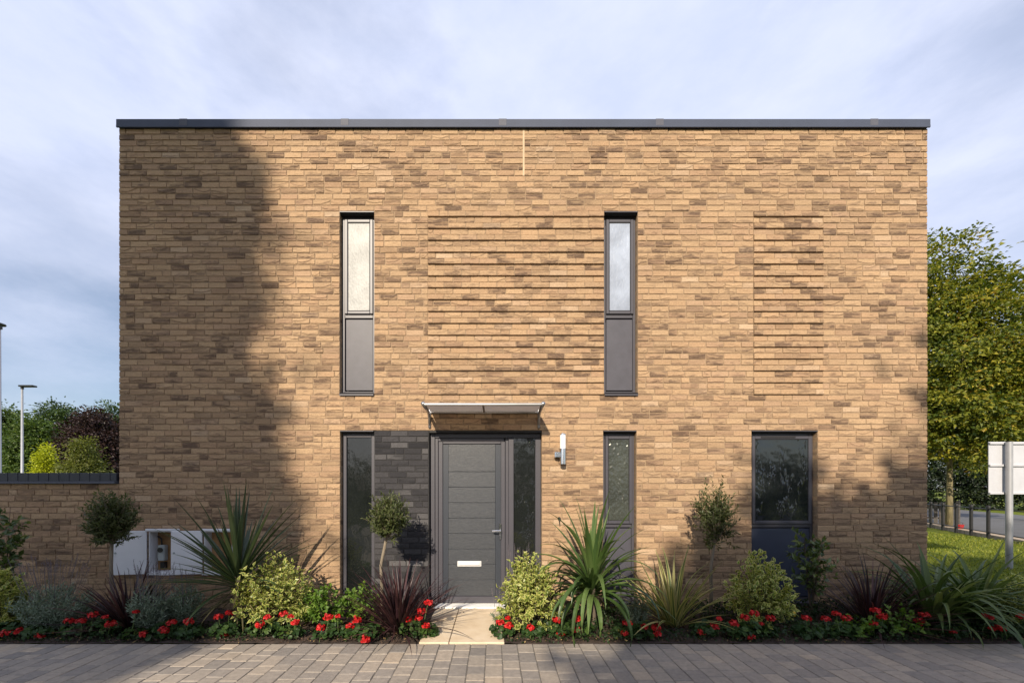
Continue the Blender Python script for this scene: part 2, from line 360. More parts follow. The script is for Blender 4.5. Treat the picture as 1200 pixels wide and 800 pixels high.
def brick_mesh(rects, mapf, nx, ny, rng, relief=1.0, burn_bias=0.0):
    n = len(rects)
    s = np.concatenate([[0], np.linspace(0, 1, nx), [1]]); t = np.concatenate([[0], np.linspace(0, 1, ny), [1]])
    ring = np.ones((ny+2, nx+2)); ring[0,:] = ring[-1,:] = 0; ring[:,0] = ring[:,-1] = 0
    S, T = np.meshgrid(s, t)
    ua, ub, va, vb, pr = rects.T
    ins = .0022
    Uin = ua[:,None,None]+ins + S[None]*(ub-ua-2*ins)[:,None,None]
    Vin = va[:,None,None]+ins + T[None]*(vb-va-2*ins)[:,None,None]
    seed = rng.integers(0, 1<<20, n)[:,None,None].astype(np.float64)
    sx = (seed % 977)*.37; sy = (seed % 1013)*.53
    # ragged arrises
    rag = (vnoise(Uin*40+sx, Vin*60+sy, 5)-.5)
    edge_t = np.exp(-T[None]/.14)-np.exp(-(1-T[None])/.14)
    U = np.where(ring[None] > 0, Uin, np.where(S[None] > .5, ub[:,None,None], ua[:,None,None]))
    U = np.where((ring[None] == 0) & (S[None] > 0) & (S[None] < 1), Uin, U)
    V = np.where(ring[None] > 0, Vin + rag*(.0030*np.where(pr > 0, .55, 1.0)[:,None,None])*relief*np.abs(edge_t), np.where((ring[None] == 0) & (T[None] > 0) & (T[None] < 1), Vin, np.where(T[None] > .5, vb[:,None,None], va[:,None,None])))
    # relief: clay folds
    n1 = vnoise(Uin*16+sx, Vin*48+sy, 1)-.5; n2 = vnoise(Uin*38+sx, Vin*90+sy, 2)-.5
    D = relief*(.0030*n1+.0016*n2)
    lip_on = (rng.random(n) < .26)[:,None,None]
    xc = rng.uniform(.2,.8,n)[:,None,None]; z0 = rng.uniform(.08,.5,n)[:,None,None]; cur = np.where(rng.random(n) < .75, rng.uniform(.5,2.2,n), rng.uniform(-.8,.2,n))[:,None,None]
    amp = rng.uniform(.0015,.005,n)[:,None,None]*relief
    zc = z0 + cur*(S[None]-xc)**2 + .18*(vnoise(S[None]*5+sx, sy+0*S[None], 3)-.5)
    dz = T[None]-zc
    D = D + np.where(lip_on & (dz > 0), amp*np.exp(-np.clip(dz,0,3)/.35), 0)
    D = D + rng.uniform(-.0022,.0022,n)[:,None,None]*relief + (T[None]-.5)*rng.uniform(-.003,.003,n)[:,None,None]*relief
    flat = np.where(pr > 0, .45, 1.0)[:,None,None]
    tb_ = (T[None] == 0) | (T[None] == 1)
    deep = np.where((pr[:,None,None] > 0) & ((np.arange(ny+2) == 0) | (np.arange(ny+2) == ny+1))[None,:,None], -.021, np.where(pr[:,None,None] > 0, -.005, -.0095))
    D = np.where(ring[None] > 0, D*flat, deep) + pr[:,None,None]
    # dark burnt sand
    bias = rng.choice([-.5,-.06,.08,.22], n, p=[.40,.32,.20,.08])[:,None,None]+burn_bias
    bn = vnoise(Uin*10+sx, Vin*42+sy, 7)*.55 + vnoise(Uin*30+sx, Vin*110+sy, 8)*.45 + .30*(.5-T[None]) - .25*np.abs(S[None]-.5)
    b0 = np.clip(rng.choice([.0,.14,.46,.85], n, p=[.49,.23,.18,.10])+rng.normal(size=n)*.05+burn_bias*.3, 0, .9)[:,None,None]
    burn = .55*sstep(.50, .74, bn+bias) + b0*(.45+.75*sstep(.3,.7,vnoise(Uin*9+sy, Vin*60+sx, 14))) + np.where(lip_on & (dz < 0), .65*np.exp(np.clip(dz,-3,0)/.12)*sstep(.3,.6,vnoise(S[None]*4+sy, sx+0*S[None], 9)), 0)
    burn = np.maximum(burn, np.where(lip_on, rng.uniform(.3,1.0,n)[:,None,None]*np.exp(-((dz+.06)/.085)**2)*sstep(.25,.5,vnoise(S[None]*3.5+sx, sy+0*S[None], 12)), 0))
    burn = np.clip(burn, 0, 1)*np.where(ring[None] > 0, 1, .5)
    tone = np.clip(rng.beta(2.6,2.6,n),0,1)[:,None,None]+0*D
    P = mapf(U.ravel(), V.ravel(), D.ravel())
    m_ = (nx+2)*(ny+2)
    idx = np.arange(m_).reshape(ny+2, nx+2)
    q = np.stack([idx[:-1,:-1], idx[:-1,1:], idx[1:,1:], idx[1:,:-1]], -1).reshape(-1,4)
    F = (q[None]+np.arange(n)[:,None,None]*m_).reshape(-1,4)
    return P, F, tone.ravel(), burn.ravel()

def join_bricks(name, parts, mat, parent):
    V = []; F = []; T = []; B = []; o = 0
    for (v, f, t, b_) in parts:
        V.append(v); F.append(f+o); T.append(t); B.append(b_); o += len(v)
    me = np_mesh(name, np.concatenate(V), np.concatenate(F), mat, {'tone': np.concatenate(T), 'burn': np.concatenate(B)})
    return link(name, me, parent)
front = lambda u, v, d: np.stack([u, -d, v], -1)
def plane(ox, oy, ux, uy, nx_, ny_):
    return lambda u, v, d: np.stack([ox+ux*u+nx_*d, oy+uy*u+ny_*d, v], -1)

XL, XR, ZT = FX(139.5), FX(1087), 6.075
W1 = (FX(398), FX(438.5), 2.70, 5.025); W2 = (FX(708), FX(747.5), 2.70, 5.025)
W3 = (FX(398.5), FX(438), .05, 2.25); DP = (FX(438), FX(503), -.15, 2.25); DO = (FX(503), FX(635), .0, 2.25)
W4 = (FX(707), FX(746), .05, 2.25); W5 = (FX(881), FX(958.5), .05, 2.25)
MA = (FX(176), FX(211.5), .45, .975); MBX = (FX(240.5), FX(274), .45, .975)
JT = (FX(613), FX(614.4), 5.475, 6.08)
holes = [W1, W2, (W3[0], DO[1], -.2, 2.25), W4, W5, MA, MBX, JT]
P1 = (FX(501.5), FX(707.5), 2.70, 5.03); P2 = (FX(883), FX(964.5), 2.70, 5.03)
def proj(u, v):
    k = int(v/.075)
    for p in (P1, P2):
        if p[0] <= u <= p[1] and p[2] < v < p[3] and k % 2 == 0: return .017
    return 0.0

house = thing('house', 'two-storey flat-roofed buff brick house with slate grey door and narrow windows', 'house', (0,0,0))
rng = np.random.default_rng(5)
# the bond is broken at the panel edges, so bricks are laid in zones
zones = [P1, P2]
rects = [brick_rects(XL, XR, -.15, ZT, holes+[P1, P2], rng)]
for p in zones: rects.append(brick_rects(p[0], p[1], p[2]-.0, 5.025, [W2], rng, proj=proj))
parts = [brick_mesh(np.concatenate(rects), front, 16, 9, rng)]
# reveals of the openings
RV = .13
for (a, b_, c, d) in (W1, W2, (W3[0], DO[1], -.15, 2.25), W4, W5):
    nz = int(round((d-c)/.075)); c2 = d-nz*.075
    r = brick_rects(0, RV, c2, d, [], rng)
    parts.append(brick_mesh(r, plane(a, .012, 0, 1, 1, 0), 6, 4, rng, .5))
    parts.append(brick_mesh(r, plane(b_, .012, 0, 1, -1, 0), 6, 4, rng, .5))
wall = join_bricks('front_wall', parts, M_BRICK, house)
# returns (end walls), laid coarser
for (nm, x, sgn) in (('side_wall', XL, -1), ('side_wall', XR, 1)):
    r = brick_rects(.0, 8.8, -.15, ZT, [], rng)
    join_bricks(nm, [brick_mesh(r, plane(x, 0.015, 0, 1, sgn, 0), 4, 3, rng, .6)], M_BRICK, house)
# body of the wall: mortar ground, cut round every opening
def cut_boxes(x0, x1, z0, z1, hs, y0, y1, mb):
    xs = sorted({x0, x1, *[h for q in hs for h in q[:2] if x0 < h < x1]}); zs = sorted({z0, z1, *[h for q in hs for h in q[2:] if z0 < h < z1]})
    for i in range(len(zs)-1):
        run = None
        for j in range(len(xs)):
            solid = j < len(xs)-1 and not any(q[0] < (xs[j]+xs[j+1])/2 < q[1] and q[2] < (zs[i]+zs[i+1])/2 < q[3] for q in hs)
            if solid and run is None: run = xs[j]
            if not solid and run is not None: mb.box(run, xs[j], y0, y1, zs[i], zs[i+1]); run = None
mb = MB(); cut_boxes(XL+.008, XR-.008, -.3, ZT-.004, holes, .0065, .30, mb)
for p in (P1, P2):
    for k in range(90):
        if k % 2 == 0 and p[2]-.01 < k*.075 and (k+1)*.075 < p[3]+.01:
            for (a_, b_) in ([(p[0], W2[0])] if p is P1 else [(p[0], p[1])]): mb.box(a_+.004, b_-.004, -.0125, .0064, k*.075+.007, k*.075+.068)
mb.box(XL+.008, XL+.3, .301, 8.8, -.3, ZT-.004); mb.box(XR-.3, XR-.008, .301, 8.8, -.3, ZT-.004)
mb.build('mortar', M_MORTAR, wall)
MB().box(XL+.01, XR-.01, 8.81, 9.1, -.3, ZT-.003).build('rear_wall', M_BRICK, house)
MB().box(XL+.02, XR-.02, .31, 8.79, 5.85, 5.95).build('roof', M_ROOF, house)
MB().box(JT[0]-.004, JT[1]+.004, -.001, .02, JT[2], ZT-.01).build('mastic_joint', M_MASTIC, wall)

# coping
CA, CB = XL-.012, XR+.008
mb = MB(); zt = ZT+.095
mb.box(CA, CB, -.030, .34, ZT+.012, zt, b=.004); mb.box(CA+.002, CB-.002, -.032, -.018, ZT-.010, ZT+.02, b=.002)
mb.box(CA, CA+.38, .341, 9.14, ZT+.018, zt); mb.box(CB-.38, CB, .341, 9.14, ZT+.018, zt); mb.box(CA+.381, CB-.381, 8.8, 9.14, ZT+.018, zt)
cop = mb.build('coping', M_COPING, house)
for px in (217, 405, 589, 772, 1022):
    x = FX(px); MB().box(x-.05, x+.05, -.033, .343, ZT+.010, zt+.0006, b=.002).build('coping_joint', M_COPJ, cop)

# dark brick panel beside the door
r = brick_rects(DP[0]+.012, DP[1]-.012, -.15, 2.25, [], rng)
dark = join_bricks('dark_brick_panel', [brick_mesh(r, lambda u, v, d: np.stack([u, .006-d, v], -1), 8, 4, rng, .35, -.25)], M_DBRICK, house)
dark['label'] = 'dark grey brick panel beside the front door'
mb = MB(); mb.box(DP[0]+.004, DP[1]-.004, .013, .30, -.3, 2.25); mb.build('mortar', M_DMORTAR, dark)

# ------------------------------------------------------------------ windows
def frame_ring(mb, x0, x1, z0, z1, t, y0, y1, b=.003, tb=None, tt=None):
    tb = tb or t; tt = tt or t
    mb.box(x0, x0+t, y0, y1, z0, z1, b=b); mb.box(x1-t, x1, y0, y1, z0, z1, b=b)
    mb.box(x0+t+.0005, x1-t-.0005, y0+.0005, y1, z0, z0+tb, b=b); mb.box(x0+t+.0005, x1-t-.0005, y0+.0005, y1, z1-tt, z1, b=b)
def window(o, zm, pane_mat, panel_mat, label, blank=.0):
    x0, x1, z0, z1 = o; e = .004
    mb = MB(); yf = .075
    frame_ring(mb, x0+e, x1-e, z0+.03, z1-.028, .034, yf, yf+.07, tb=.03)
    mb.box(x0+.04, x1-.04, yf+.001, yf+.07, zm-.035, zm+.035, b=.003)
    mb.box(x0+.01, x1-.01, yf+.06, yf+.075, z0+.05, z1-.04)
    win = mb.build('window', M_FRAME, house); win['label'] = label
    mb = MB(); frame_ring(mb, x0+.042, x1-.034, zm+.012, z1-.064, .038, yf-.022, yf-.001, b=.005)
    mb.build('sash', M_FRAME, win)
    mb = MB(); sx0, sx1, sz0, sz1 = x0+.082, x1-.074, zm+.052, z1-.104
    frame_ring(mb, sx0-.001, sx1+.001, sz0, sz1, .007, yf-.016, yf-.006, b=.001); mb.build('seal', M_SEAL, win)
    MB().box(sx0+.003, sx1-.003, yf-.012, yf-.004, sz0+.004, sz1-.004).build('pane', pane_mat, win)
    mb = MB(); mb.box(x0+.05, x1-.04, yf+.006, yf+.03, z0+.075, zm-.05, b=.004); mb.build('spandrel_panel', panel_mat, win)
    mb = MB(); mb.box(x0+.003, x1-.003, -.022, yf+.06, z0+.004, z0+.024, b=.003); mb.box(x0+.003, x1-.003, -.022, -.012, z0-.014, z0+.022, b=.002)
    mb.build('sill', M_FRAME, win)
    MB().box(x0+.002, x1-.002, -.006, .055, z1-.014, z1-.003, b=.001).build('head_trim', M_FRAME, win)
    MB().box(x0+.002, x1-.002, .02, .09, z1-.028, z1-.0145).build('head_seal', M_SEAL, win)
    return win
window(W1, FZ(366.5), M_FROST, M_FRAME2, 'upstairs narrow window with a pale frosted pane, left of the corbelled panel')
window(W2, FZ(366.5), M_FROSTB, M_FRAME2, 'upstairs narrow window with a bluish frosted pane, right of the corbelled panel')
window(W4, FZ(615), M_OBSCURE, M_FRAME2, 'downstairs narrow obscure-glass window right of the wall lamp')
w5 = window(W5, FZ(615), M_GLASS2, M_PANELBLUE, 'widest downstairs window with clear pane over dark blue panel')
MB().box(FX(895), FX(936), .045, .054, W5[3]-.088, W5[3]-.072, b=.003).build('trickle_vent', M_SEAL, w5)
# full height sidelight by the dark bricks
x0, x1, z0, z1 = W3
mb = MB(); frame_ring(mb, x0+.004, x1-.002, .03, z1-.028, .05, .075, .145, tb=.07); mb.box(x0+.02, x1-.02, .125, .14, .06, z1-.05)
mb.box(x0+.003, x1-.003, -.006, .05, z1-.014, z1-.003)
win = mb.build('window', M_FRAME, house); win['label'] = 'full-height clear glass window left of the dark brick panel'
MB().box(x0+.052, x1-.05, .098, .106, .098, z1-.076).build('pane', M_GLASS, win)
MB().box(x0+.003, x1-.003, -.02, .14, .005, .028, b=.003).build('sill', M_FRAME, win)
MB().box(x0+.002, x1-.002, .02, .09, z1-.028, z1-.0145).build('head_seal', M_SEAL, win)

# ------------------------------------------------------------------ front door
x0, x1, z0, z1 = DO; yf = .075
fx = FX(600.5)
mb = MB()
mb.box(x0+.004, x0+.06, yf, yf+.09, .03, z1-.03, b=.004); mb.box(x0+.061, x0+.10, yf+.018, yf+.09, .03, z1-.05, b=.004)
mb.box(x0+.0605, x1-.004, yf+.0005, yf+.09, z1-.085, z1-.03, b=.004); mb.box(x0+.101, FX(591), yf+.019, yf+.09, z1-.125, z1-.0855, b=.004)
mb.box(fx-.045, fx+.02, yf-.004, yf+.09, .03, z1-.086, b=.004); mb.box(fx-.085, fx-.0455, yf+.018, yf+.09, .03, z1-.086, b=.004)
mb.box(x1-.075, x1-.004, yf, yf+.09, .03, z1-.086, b=.004); mb.box(fx+.0205, x1-.0755, yf+.001, yf+.09, .03, .11, b=.004)
mb.box(x0+.01, x1-.01, yf+.085, yf+.11, .03, z1-.04)
dfr = mb.build('door_frame', M_FRAME, house)
MB().box(x0+.002, x1-.002, .0, .09, z1-.029, z1-.003).build('head_seal', M_SEAL, dfr)
dx0, dx1, dz0, dz1 = x0+.104, fx-.089, .035, z1-.129
mb = MB(); frame_ring(mb, dx0, dx1, dz0, dz1, .055, yf+.022, yf+.075, b=.005, tb=.085, tt=.03)
door = mb.build('front_door', M_FRAME, house)
mb = MB(); mb.box(dx0+.056, dx0+.125, yf+.040, yf+.07, dz0+.086, dz1-.031); mb.box(dx1-.125, dx1-.056, yf+.040, yf+.07, dz0+.086, dz1-.031)
mb.build('door_strip', M_DOORSIDE, door)
mb = MB(); px0, px1 = FX(523), FX(577); g = FZ(571); zs = [dz0+.087]
grooves = sorted([FZ(y) for y in (552, 570.5, 589, 607.5, 626, 644.5, 663, 681.5)])
edges = [dz0+.087]+grooves+[dz1-.032]
for a, c in zip(edges[:-1], edges[1:]): mb.box(dx0+.1255, dx1-.1255, yf+.034, yf+.07, a+.0003, c-.0003, b=.005)
mb.build('door_panel', M_DOOR, door)
hx, hz = FX(586.5), FZ(622)
mb = MB(); mb.box(hx-.018, hx+.018, yf+.010, yf+.0225, hz-.115, hz+.085, b=.008); mb.tube([(hx, yf+.02, hz), (hx, yf-.045, hz)], .011, 10)
mb.tube([(hx+.006, yf-.040, hz), (hx-.05, yf-.042, hz+.001), (hx-.105, yf-.036, hz-.002)], [.011,.010,.009], 10)
mb.tube([(hx, yf+.014, hz-.075), (hx, yf+.002, hz-.075)], .014, 12); mb.build('handle', M_CHROME, door, smooth=False)
mb = MB(); lx0, lx1, lz = FX(535), FX(564), FZ(662); mb.box(lx0, lx1, yf+.018, yf+.034, lz-.036, lz+.036, b=.006); mb.box(lx0+.016, lx1-.016, yf+.008, yf+.019, lz-.018, lz+.028, b=.005)
mb.build('letter_plate', M_SATIN, door)
MB().tube([(FX(571), yf+.036, FZ(658)), (FX(571), yf+.026, FZ(658))], .006, 8).build('door_stud', M_CHROME, door)
sl = MB().box(fx+.021, x1-.076, yf+.030, yf+.04, .1105, z1-.0865).build('sidelight', M_GLASS3, house)
sl['label'] = 'tall dark glass sidelight right of the front door'
MB().box(x0+.06, FX(592), -.05, .17, .0, .029, b=.004).build('threshold', M_THRESH, house)
MB().box(x0+.002, x1-.002, .06, .3, -.2, -.001).build('door_base', M_MORTAR, house)

# ------------------------------------------------------------------ things fixed on the wall
m, nt, b = newmat('canopy_sheet'); M_SHEET = m
b.inputs['Base Color'].default_value = (.62,.62,.62,1); b.inputs['Roughness'].default_value = .25
nt.links.new(ramp(nt, [(.3,(.36,.36,.38)),(.7,(.48,.48,.50))], noise(nt, 5, 3)), b.inputs['Base Color'])
tr = N(nt, 'ShaderNodeBsdfTransparent'); tr.inputs[0].default_value = (.5,.45,.4,1)
tl = N(nt, 'ShaderNodeBsdfTranslucent'); tl.inputs[0].default_value = (.7,.7,.72,1)
m1 = N(nt, 'ShaderNodeMixShader'); m1.inputs[0].default_value = .5; nt.links.new(b.outputs[0], m1.inputs[1]); nt.links.new(tl.outputs[0], m1.inputs[2])
m2 = N(nt, 'ShaderNodeMixShader'); m2.inputs[0].default_value = .45; nt.links.new(m1.outputs[0], m2.inputs[1]); nt.links.new(tr.outputs[0], m2.inputs[2])
nt.links.new(m2.outputs[0], nt.nodes['Material Output'].inputs['Surface'])
PR = .46
ca, cb = FX(505.5), FX(629.5); zc = 2.475
can = thing('door_canopy', 'slim translucent canopy on two aluminium brackets above the front door', 'canopy', (0,0,0))
mb = MB(); mb.box(ca-.01, cb+.01, -PR-.018, -PR+.014, zc-.008, zc+.022, b=.008); mb.build('front_rail', M_ALU, can)
mb = MB(); mb.box(ca-.01, cb+.01, -.03, -.001, zc-.012, zc+.03, b=.006); mb.build('wall_rail', M_ALU, can)
MB().box(ca, cb, -PR+.0145, -.031, zc+.008, zc+.016).build('canopy_sheet', M_SHEET, can)
xm = (ca+cb)/2
mb = MB(); mb.box(xm-.012, xm+.012, -PR+.015, -.0315, zc-.008, zc+.0075, b=.003); mb.build('centre_bar', M_ALU, can)
for x in (ca-.02, cb+.02):
    mb = MB(); mb.box(x-.016, x+.016, -.022, .004, zc-.20, zc+.04, b=.006)
    mb.tube([(x, -.012, zc-.165), (x, -.03, zc-.08), (x, -.10, zc-.015), (x, -.25, zc+.0), (x, -PR-.012, zc+.015)], [.013,.015,.018,.021,.024], 10)
    mb.build('bracket', M_ALU, can, smooth=True)
    
lamp = thing('wall_lamp', 'upright cylinder wall lamp with white top, right of the door canopy', 'wall lamp', (FX(658.5), -.075, FZ(526)))
MB().tube([(0,0,-.195),(0,0,.0)], .036, 20).build('lamp_body', M_CHROME, lamp, smooth=False)
MB().tube([(0,0,.0005),(0,0,.168)], .036, 20).build('diffuser', M_OPAL, lamp, smooth=False)
MB().tube([(0,0,.1685),(0,0,.18)], .038, 20).tube([(0,0,.1805),(0,0,.195)], .008, 8).build('cap', M_CHROME, lamp)
MB().box(-.10,-.03,.0,.075,-.115,-.035,b=.01).build('mounting', M_CHROME, lamp)
hook = MB(); p = (FX(655), 0, FZ(607)); hook.tube([(p[0],.01,p[2]),(p[0],-.04,p[2])], .018, 10); hook.tube([(p[0],-.035,p[2]+.02),(p[0],-.042,p[2]-.03),(p[0]+.004,-.038,p[2]-.075)], .006, 6)
tag(hook.build('wall_fitting', M_BLACK), 'tiny dark tap-like fitting on the bricks below the wall lamp', 'fitting')

def meter_box(o, ang, label, meter):
    x0, x1, z0, z1 = o; w_ = x1-x0
    t = thing('meter_cabinet', label, 'meter cabinet', (x0, 0, z0), 'white meter cabinets set in the brick wall')
    mb = MB(); h = z1-z0; d = .12
    mb.box(.001, .012, -.02, d, .001, h-.001); mb.box(w_-.012, w_-.001, -.02, d, .001, h-.001)
    mb.box(.0125, w_-.0125, -.02, d, h-.012, h-.001); mb.box(.0125, w_-.0125, -.02, d, .001, .012)
    mb.box(-.025, w_+.012, -.028, -.0205, -.028, .0, b=.002); mb.box(-.022, w_+.012, -.05, -.0205, h+.001, h+.032, b=.004)
    mb.build('cabinet', M_WHITE, t)
    MB().box(.013, w_-.013, d-.02, d-.005, .013, h-.013).build('backboard', M_BOARD, t)
    dr = MB().box(0, w_-.012, -.009, .009, -.012, h+.008, b=.004).build('cabinet_door', M_WHITE, t)
    dr.location = (-.014, -.032, 0); dr.rotation_euler = (0,0,-R(ang))
    k = MB().tube([(w_-.05,.010,h*.5),(w_-.05,.018,h*.5)], .012, 10).build('latch', M_GREY, dr)
    if meter:
        mt = MB().box(.06,.15,d-.09,d-.021,.14,.34,b=.01).build('meter', M_GREY, t)
        MB().tube([(.105,d-.091,.28),(.105,d-.100,.28)], .032, 14).build('dial', M_BLACK, mt)
        MB().box(.08,.14,d-.07,d-.021,.04,.12,b=.005).build('isolator', M_BLACK, t)
        MB().tube([(.09,d-.05,.34),(.085,d-.05,.42),(.03,d-.04,.45)], .008, 6).build('pipe', M_BLACK, t)
    return t
meter_box(MA, 169, 'white meter cabinet with its meter visible, next to the standard olive', True)
meter_box(MBX, 171, 'white meter cabinet half hidden behind the spiky cordyline', False)

# ------------------------------------------------------------------ garden wall on the left
gw = thing('garden_wall', 'low buff brick garden wall with dark ribbed coping beside the house', 'wall', (XL-.01, 0, 0))
GX0 = -11.0; GZ = 1.575
r = brick_rects(GX0, XL-.012, -.15, GZ, [], rng)
ob = join_bricks('brick_face', [brick_mesh(r, lambda u, v, d: np.stack([u-(XL-.01), .012-d, v], -1), 12, 5, rng)], M_BRICK, gw)
MB().box(GX0-(XL-.01), -.003, .02, .22, -.3, GZ-.003).build('mortar', M_MORTAR, gw)
mb = MB(); mb.box(GX0-(XL-.01), -.02, -.03, .25, GZ+.0, GZ+.03, b=.003)
cp = mb.build('coping_edge', M_COPJ, gw)
mb = MB(); mb.box(GX0-(XL-.01), -.02, -.005, .24, GZ+.031, GZ+.135, b=.003)
x = -.1
while x > GX0-(XL-.01): mb.box(x-.003, x+.003, -.009, .243, GZ+.032, GZ+.138); x -= .13
mb.build('coping', M_ZINC, gw)

# ------------------------------------------------------------------ ground
BED_Y = -1.145
def sheet(name, x0, x1, y0, y1, z, mat, n=(1,1), amp=0, sc=1.0):
    xs = np.linspace(x0, x1, n[0]+1); ys = np.linspace(y0, y1, n[1]+1); X, Y = np.meshgrid(xs, ys)
    Z = z + amp*(vnoise(X*sc+50, Y*sc+50, 3)+.5*vnoise(X*sc*3+9, Y*sc*3+50, 4)-.75)
    V = np.stack([X, Y, Z], -1).reshape(-1,3); i = np.arange(len(V)).reshape(n[1]+1, n[0]+1)
    F = np.stack([i[:-1,:-1], i[:-1,1:], i[1:,1:], i[1:,:-1]], -1).reshape(-1,4)
    return link(name, np_mesh(name, V, F, mat, smooth=True), None, kind='structure')
m, nt, b = newmat('turf'); M_TURF = m
c = ramp(nt, [(.3,(.07,.10,.016)),(.55,(.13,.16,.024)),(.75,(.22,.22,.04))], noise(nt, .8, 8, .7)); nt.links.new(c, b.inputs['Base Color']); b.inputs['Roughness'].default_value = .95; b.inputs['Specular IOR Level'].default_value=.1
bump(nt, b, noise(nt, 30, 5), .8, .03)
M_SOIL = simple('soil', (.045,.03,.022), .95, var=.5, vscale=14, bstr=1.0, bscale=45)
m, nt, b = newmat('asphalt'); M_ASPH = m
nt.links.new(ramp(nt, [(.3,(.085,.088,.095)),(.7,(.13,.133,.14))], noise(nt, 2, 8, .7)), b.inputs['Base Color']); b.inputs['Roughness'].default_value = .9
sheet('ground', -400, 400, -300, 500, -.10, M_TURF)
sheet('lawn', 4.9, 13.9, .02, 40, -.012, M_TURF, (40, 80), .03, .7)
sheet('soil', -12.5, 8.5, BED_Y+.002, .019, -.004, M_SOIL, (420, 24), .03, 5.0)
RDX = 14.9
rp = lambda y: RDX + (y-6.5)*.58        # edge of the road behind the railing
mb = MB(); mb.add([(rp(-20)+.45,-20,-.05),(rp(-20)+9,-20,-.05),(rp(70)+9,70,-.05),(rp(70)+.45,70,-.05)], [(0,1,2,3)]); mb.build('road', M_ASPH, kind='structure')
M_KERB = simple('kerb_stone', (.36,.29,.22), .9, var=.15, vscale=5)
mb = MB()
y = -18.0
while y < 60:
    a, b2 = y, y+.9
    mb.add([(rp(a)+.1,a,-.2),(rp(a)+.44,a,-.2),(rp(b2)+.44,b2-.012,-.2),(rp(b2)+.1,b2-.012,-.2),(rp(a)+.1,a,.03),(rp(a)+.44,a,.03),(rp(b2)+.44,b2-.012,.03),(rp(b2)+.1,b2-.012,.03)],[(4,5,6,7),(0,1,5,4),(1,2,6,5),(2,3,7,6),(3,0,4,7)]); y += .9
mb.build('kerb', M_KERB, kind='structure')

# block paving: rows run towards the house, random lengths
m, nt, b = newmat('block_paver'); M_PAV = m
c = ramp(nt, [(0,(.20,.19,.182)),(.3,(.25,.233,.217)),(.55,(.29,.265,.236)),(.8,(.33,.295,.255)),(.93,(.38,.325,.262)),(1,(.42,.38,.325))], attr(nt, 'tone'))
c = mixc(nt, 1.0, c, ramp(nt, [(.3,(.78,.78,.79)),(.7,(1.15,1.14,1.12))], noise(nt, 22, 6, .7)), 'MULTIPLY')
c = mixc(nt, 1.0, c, ramp(nt, [(.35,(.88,.88,.88)),(.65,(1.08,1.07,1.06))], noise(nt, .9, 4, .6)), 'MULTIPLY')
c = mixc(nt, 1.0, c, (1.03,.99,.93), 'MULTIPLY')
nt.links.new(c, b.inputs['Base Color']); b.inputs['Roughness'].default_value = .82; b.inputs['Specular IOR Level'].default_value = .3
bump(nt, b, noise(nt, 60, 6, .7), .4, .003)
pr_ = np.random.default_rng(3); rec = []
x = -9.0
while x < 9.0:
    y = BED_Y-.004-pr_.uniform(0,.0)
    first = True
    while y > -9.5:
        l = pr_.choice([.11,.147,.147,.20,.22]) if not first else pr_.choice([.08,.12,.16,.2,.24]); first = False
        rec.append((x, x+.150, y-l, y)); y -= l
    x += .150
rec = np.array(rec); n = len(rec); g = .0028
x0_, x1_, y0_, y1_ = rec[:,0]+g, rec[:,1]-g, rec[:,2]+g, rec[:,3]-g
dz = pr_.uniform(-.001,.001,n); ch = .005
tl1, tl2 = pr_.uniform(-.0008,.0008,n), pr_.uniform(-.0008,.0008,n)
def rr(k): return pr_.uniform(-.0022,.0022,n)
ring = lambda i, z: np.stack([np.stack([x0_+i+rr(0), y0_+i+rr(0), z-tl1-tl2], -1), np.stack([x1_-i+rr(0), y0_+i+rr(0), z+tl1-tl2], -1), np.stack([x1_-i+rr(0), y1_-i+rr(0), z+tl1+tl2], -1), np.stack([x0_+i+rr(0), y1_-i+rr(0), z-tl1+tl2], -1)], 1)
V = np.concatenate([ring(0, dz-.05), ring(0, dz-.006), ring(ch, dz)], 1)
q = [[8,9,10,11]]
for lv in (0, 4):
    for k in range(4): q.append([lv+k, lv+(k+1)%4, lv+4+(k+1)%4, lv+4+k])
F = (np.array(q)[None]+np.arange(n)[:,None,None]*12).reshape(-1,4)
tone = np.repeat(np.clip(pr_.beta(2,2.2,n),0,1), 12)
link('pavement', np_mesh('pavement', V.reshape(-1,3), F, M_PAV, {'tone': tone}), None, kind='structure')
M_SAND = simple('joint_sand', (.12,.108,.092), .95, var=.3, vscale=20)
MB().box(-9, 9, -9.5, BED_Y-.006, -.09, -.006).build('paving_bed', M_SAND, kind='structure')
# stone slab path to the door
m, nt, b = newmat('sandstone'); M_STONE = m
c = ramp(nt, [(.25,(.52,.40,.26)),(.5,(.62,.50,.35)),(.8,(.70,.60,.46))], noise(nt, 3.5, 6, .65))
nt.links.new(c, b.inputs['Base Color']); b.inputs['Roughness'].default_value = .85; bump(nt, b, noise(nt, 25, 5), .35, .005)
pa, pb = -.959, -.124; pj = -.667
mb = MB()
for (a, c_) in ((pa, pj-.004), (pj+.004, pb)):
    mb.box(a, c_, BED_Y, -.23, -.06, .012, b=.005); mb.box(a, c_, -.222, -.052, -.06, .010, b=.005)
mb.build('path', M_STONE, kind='structure')

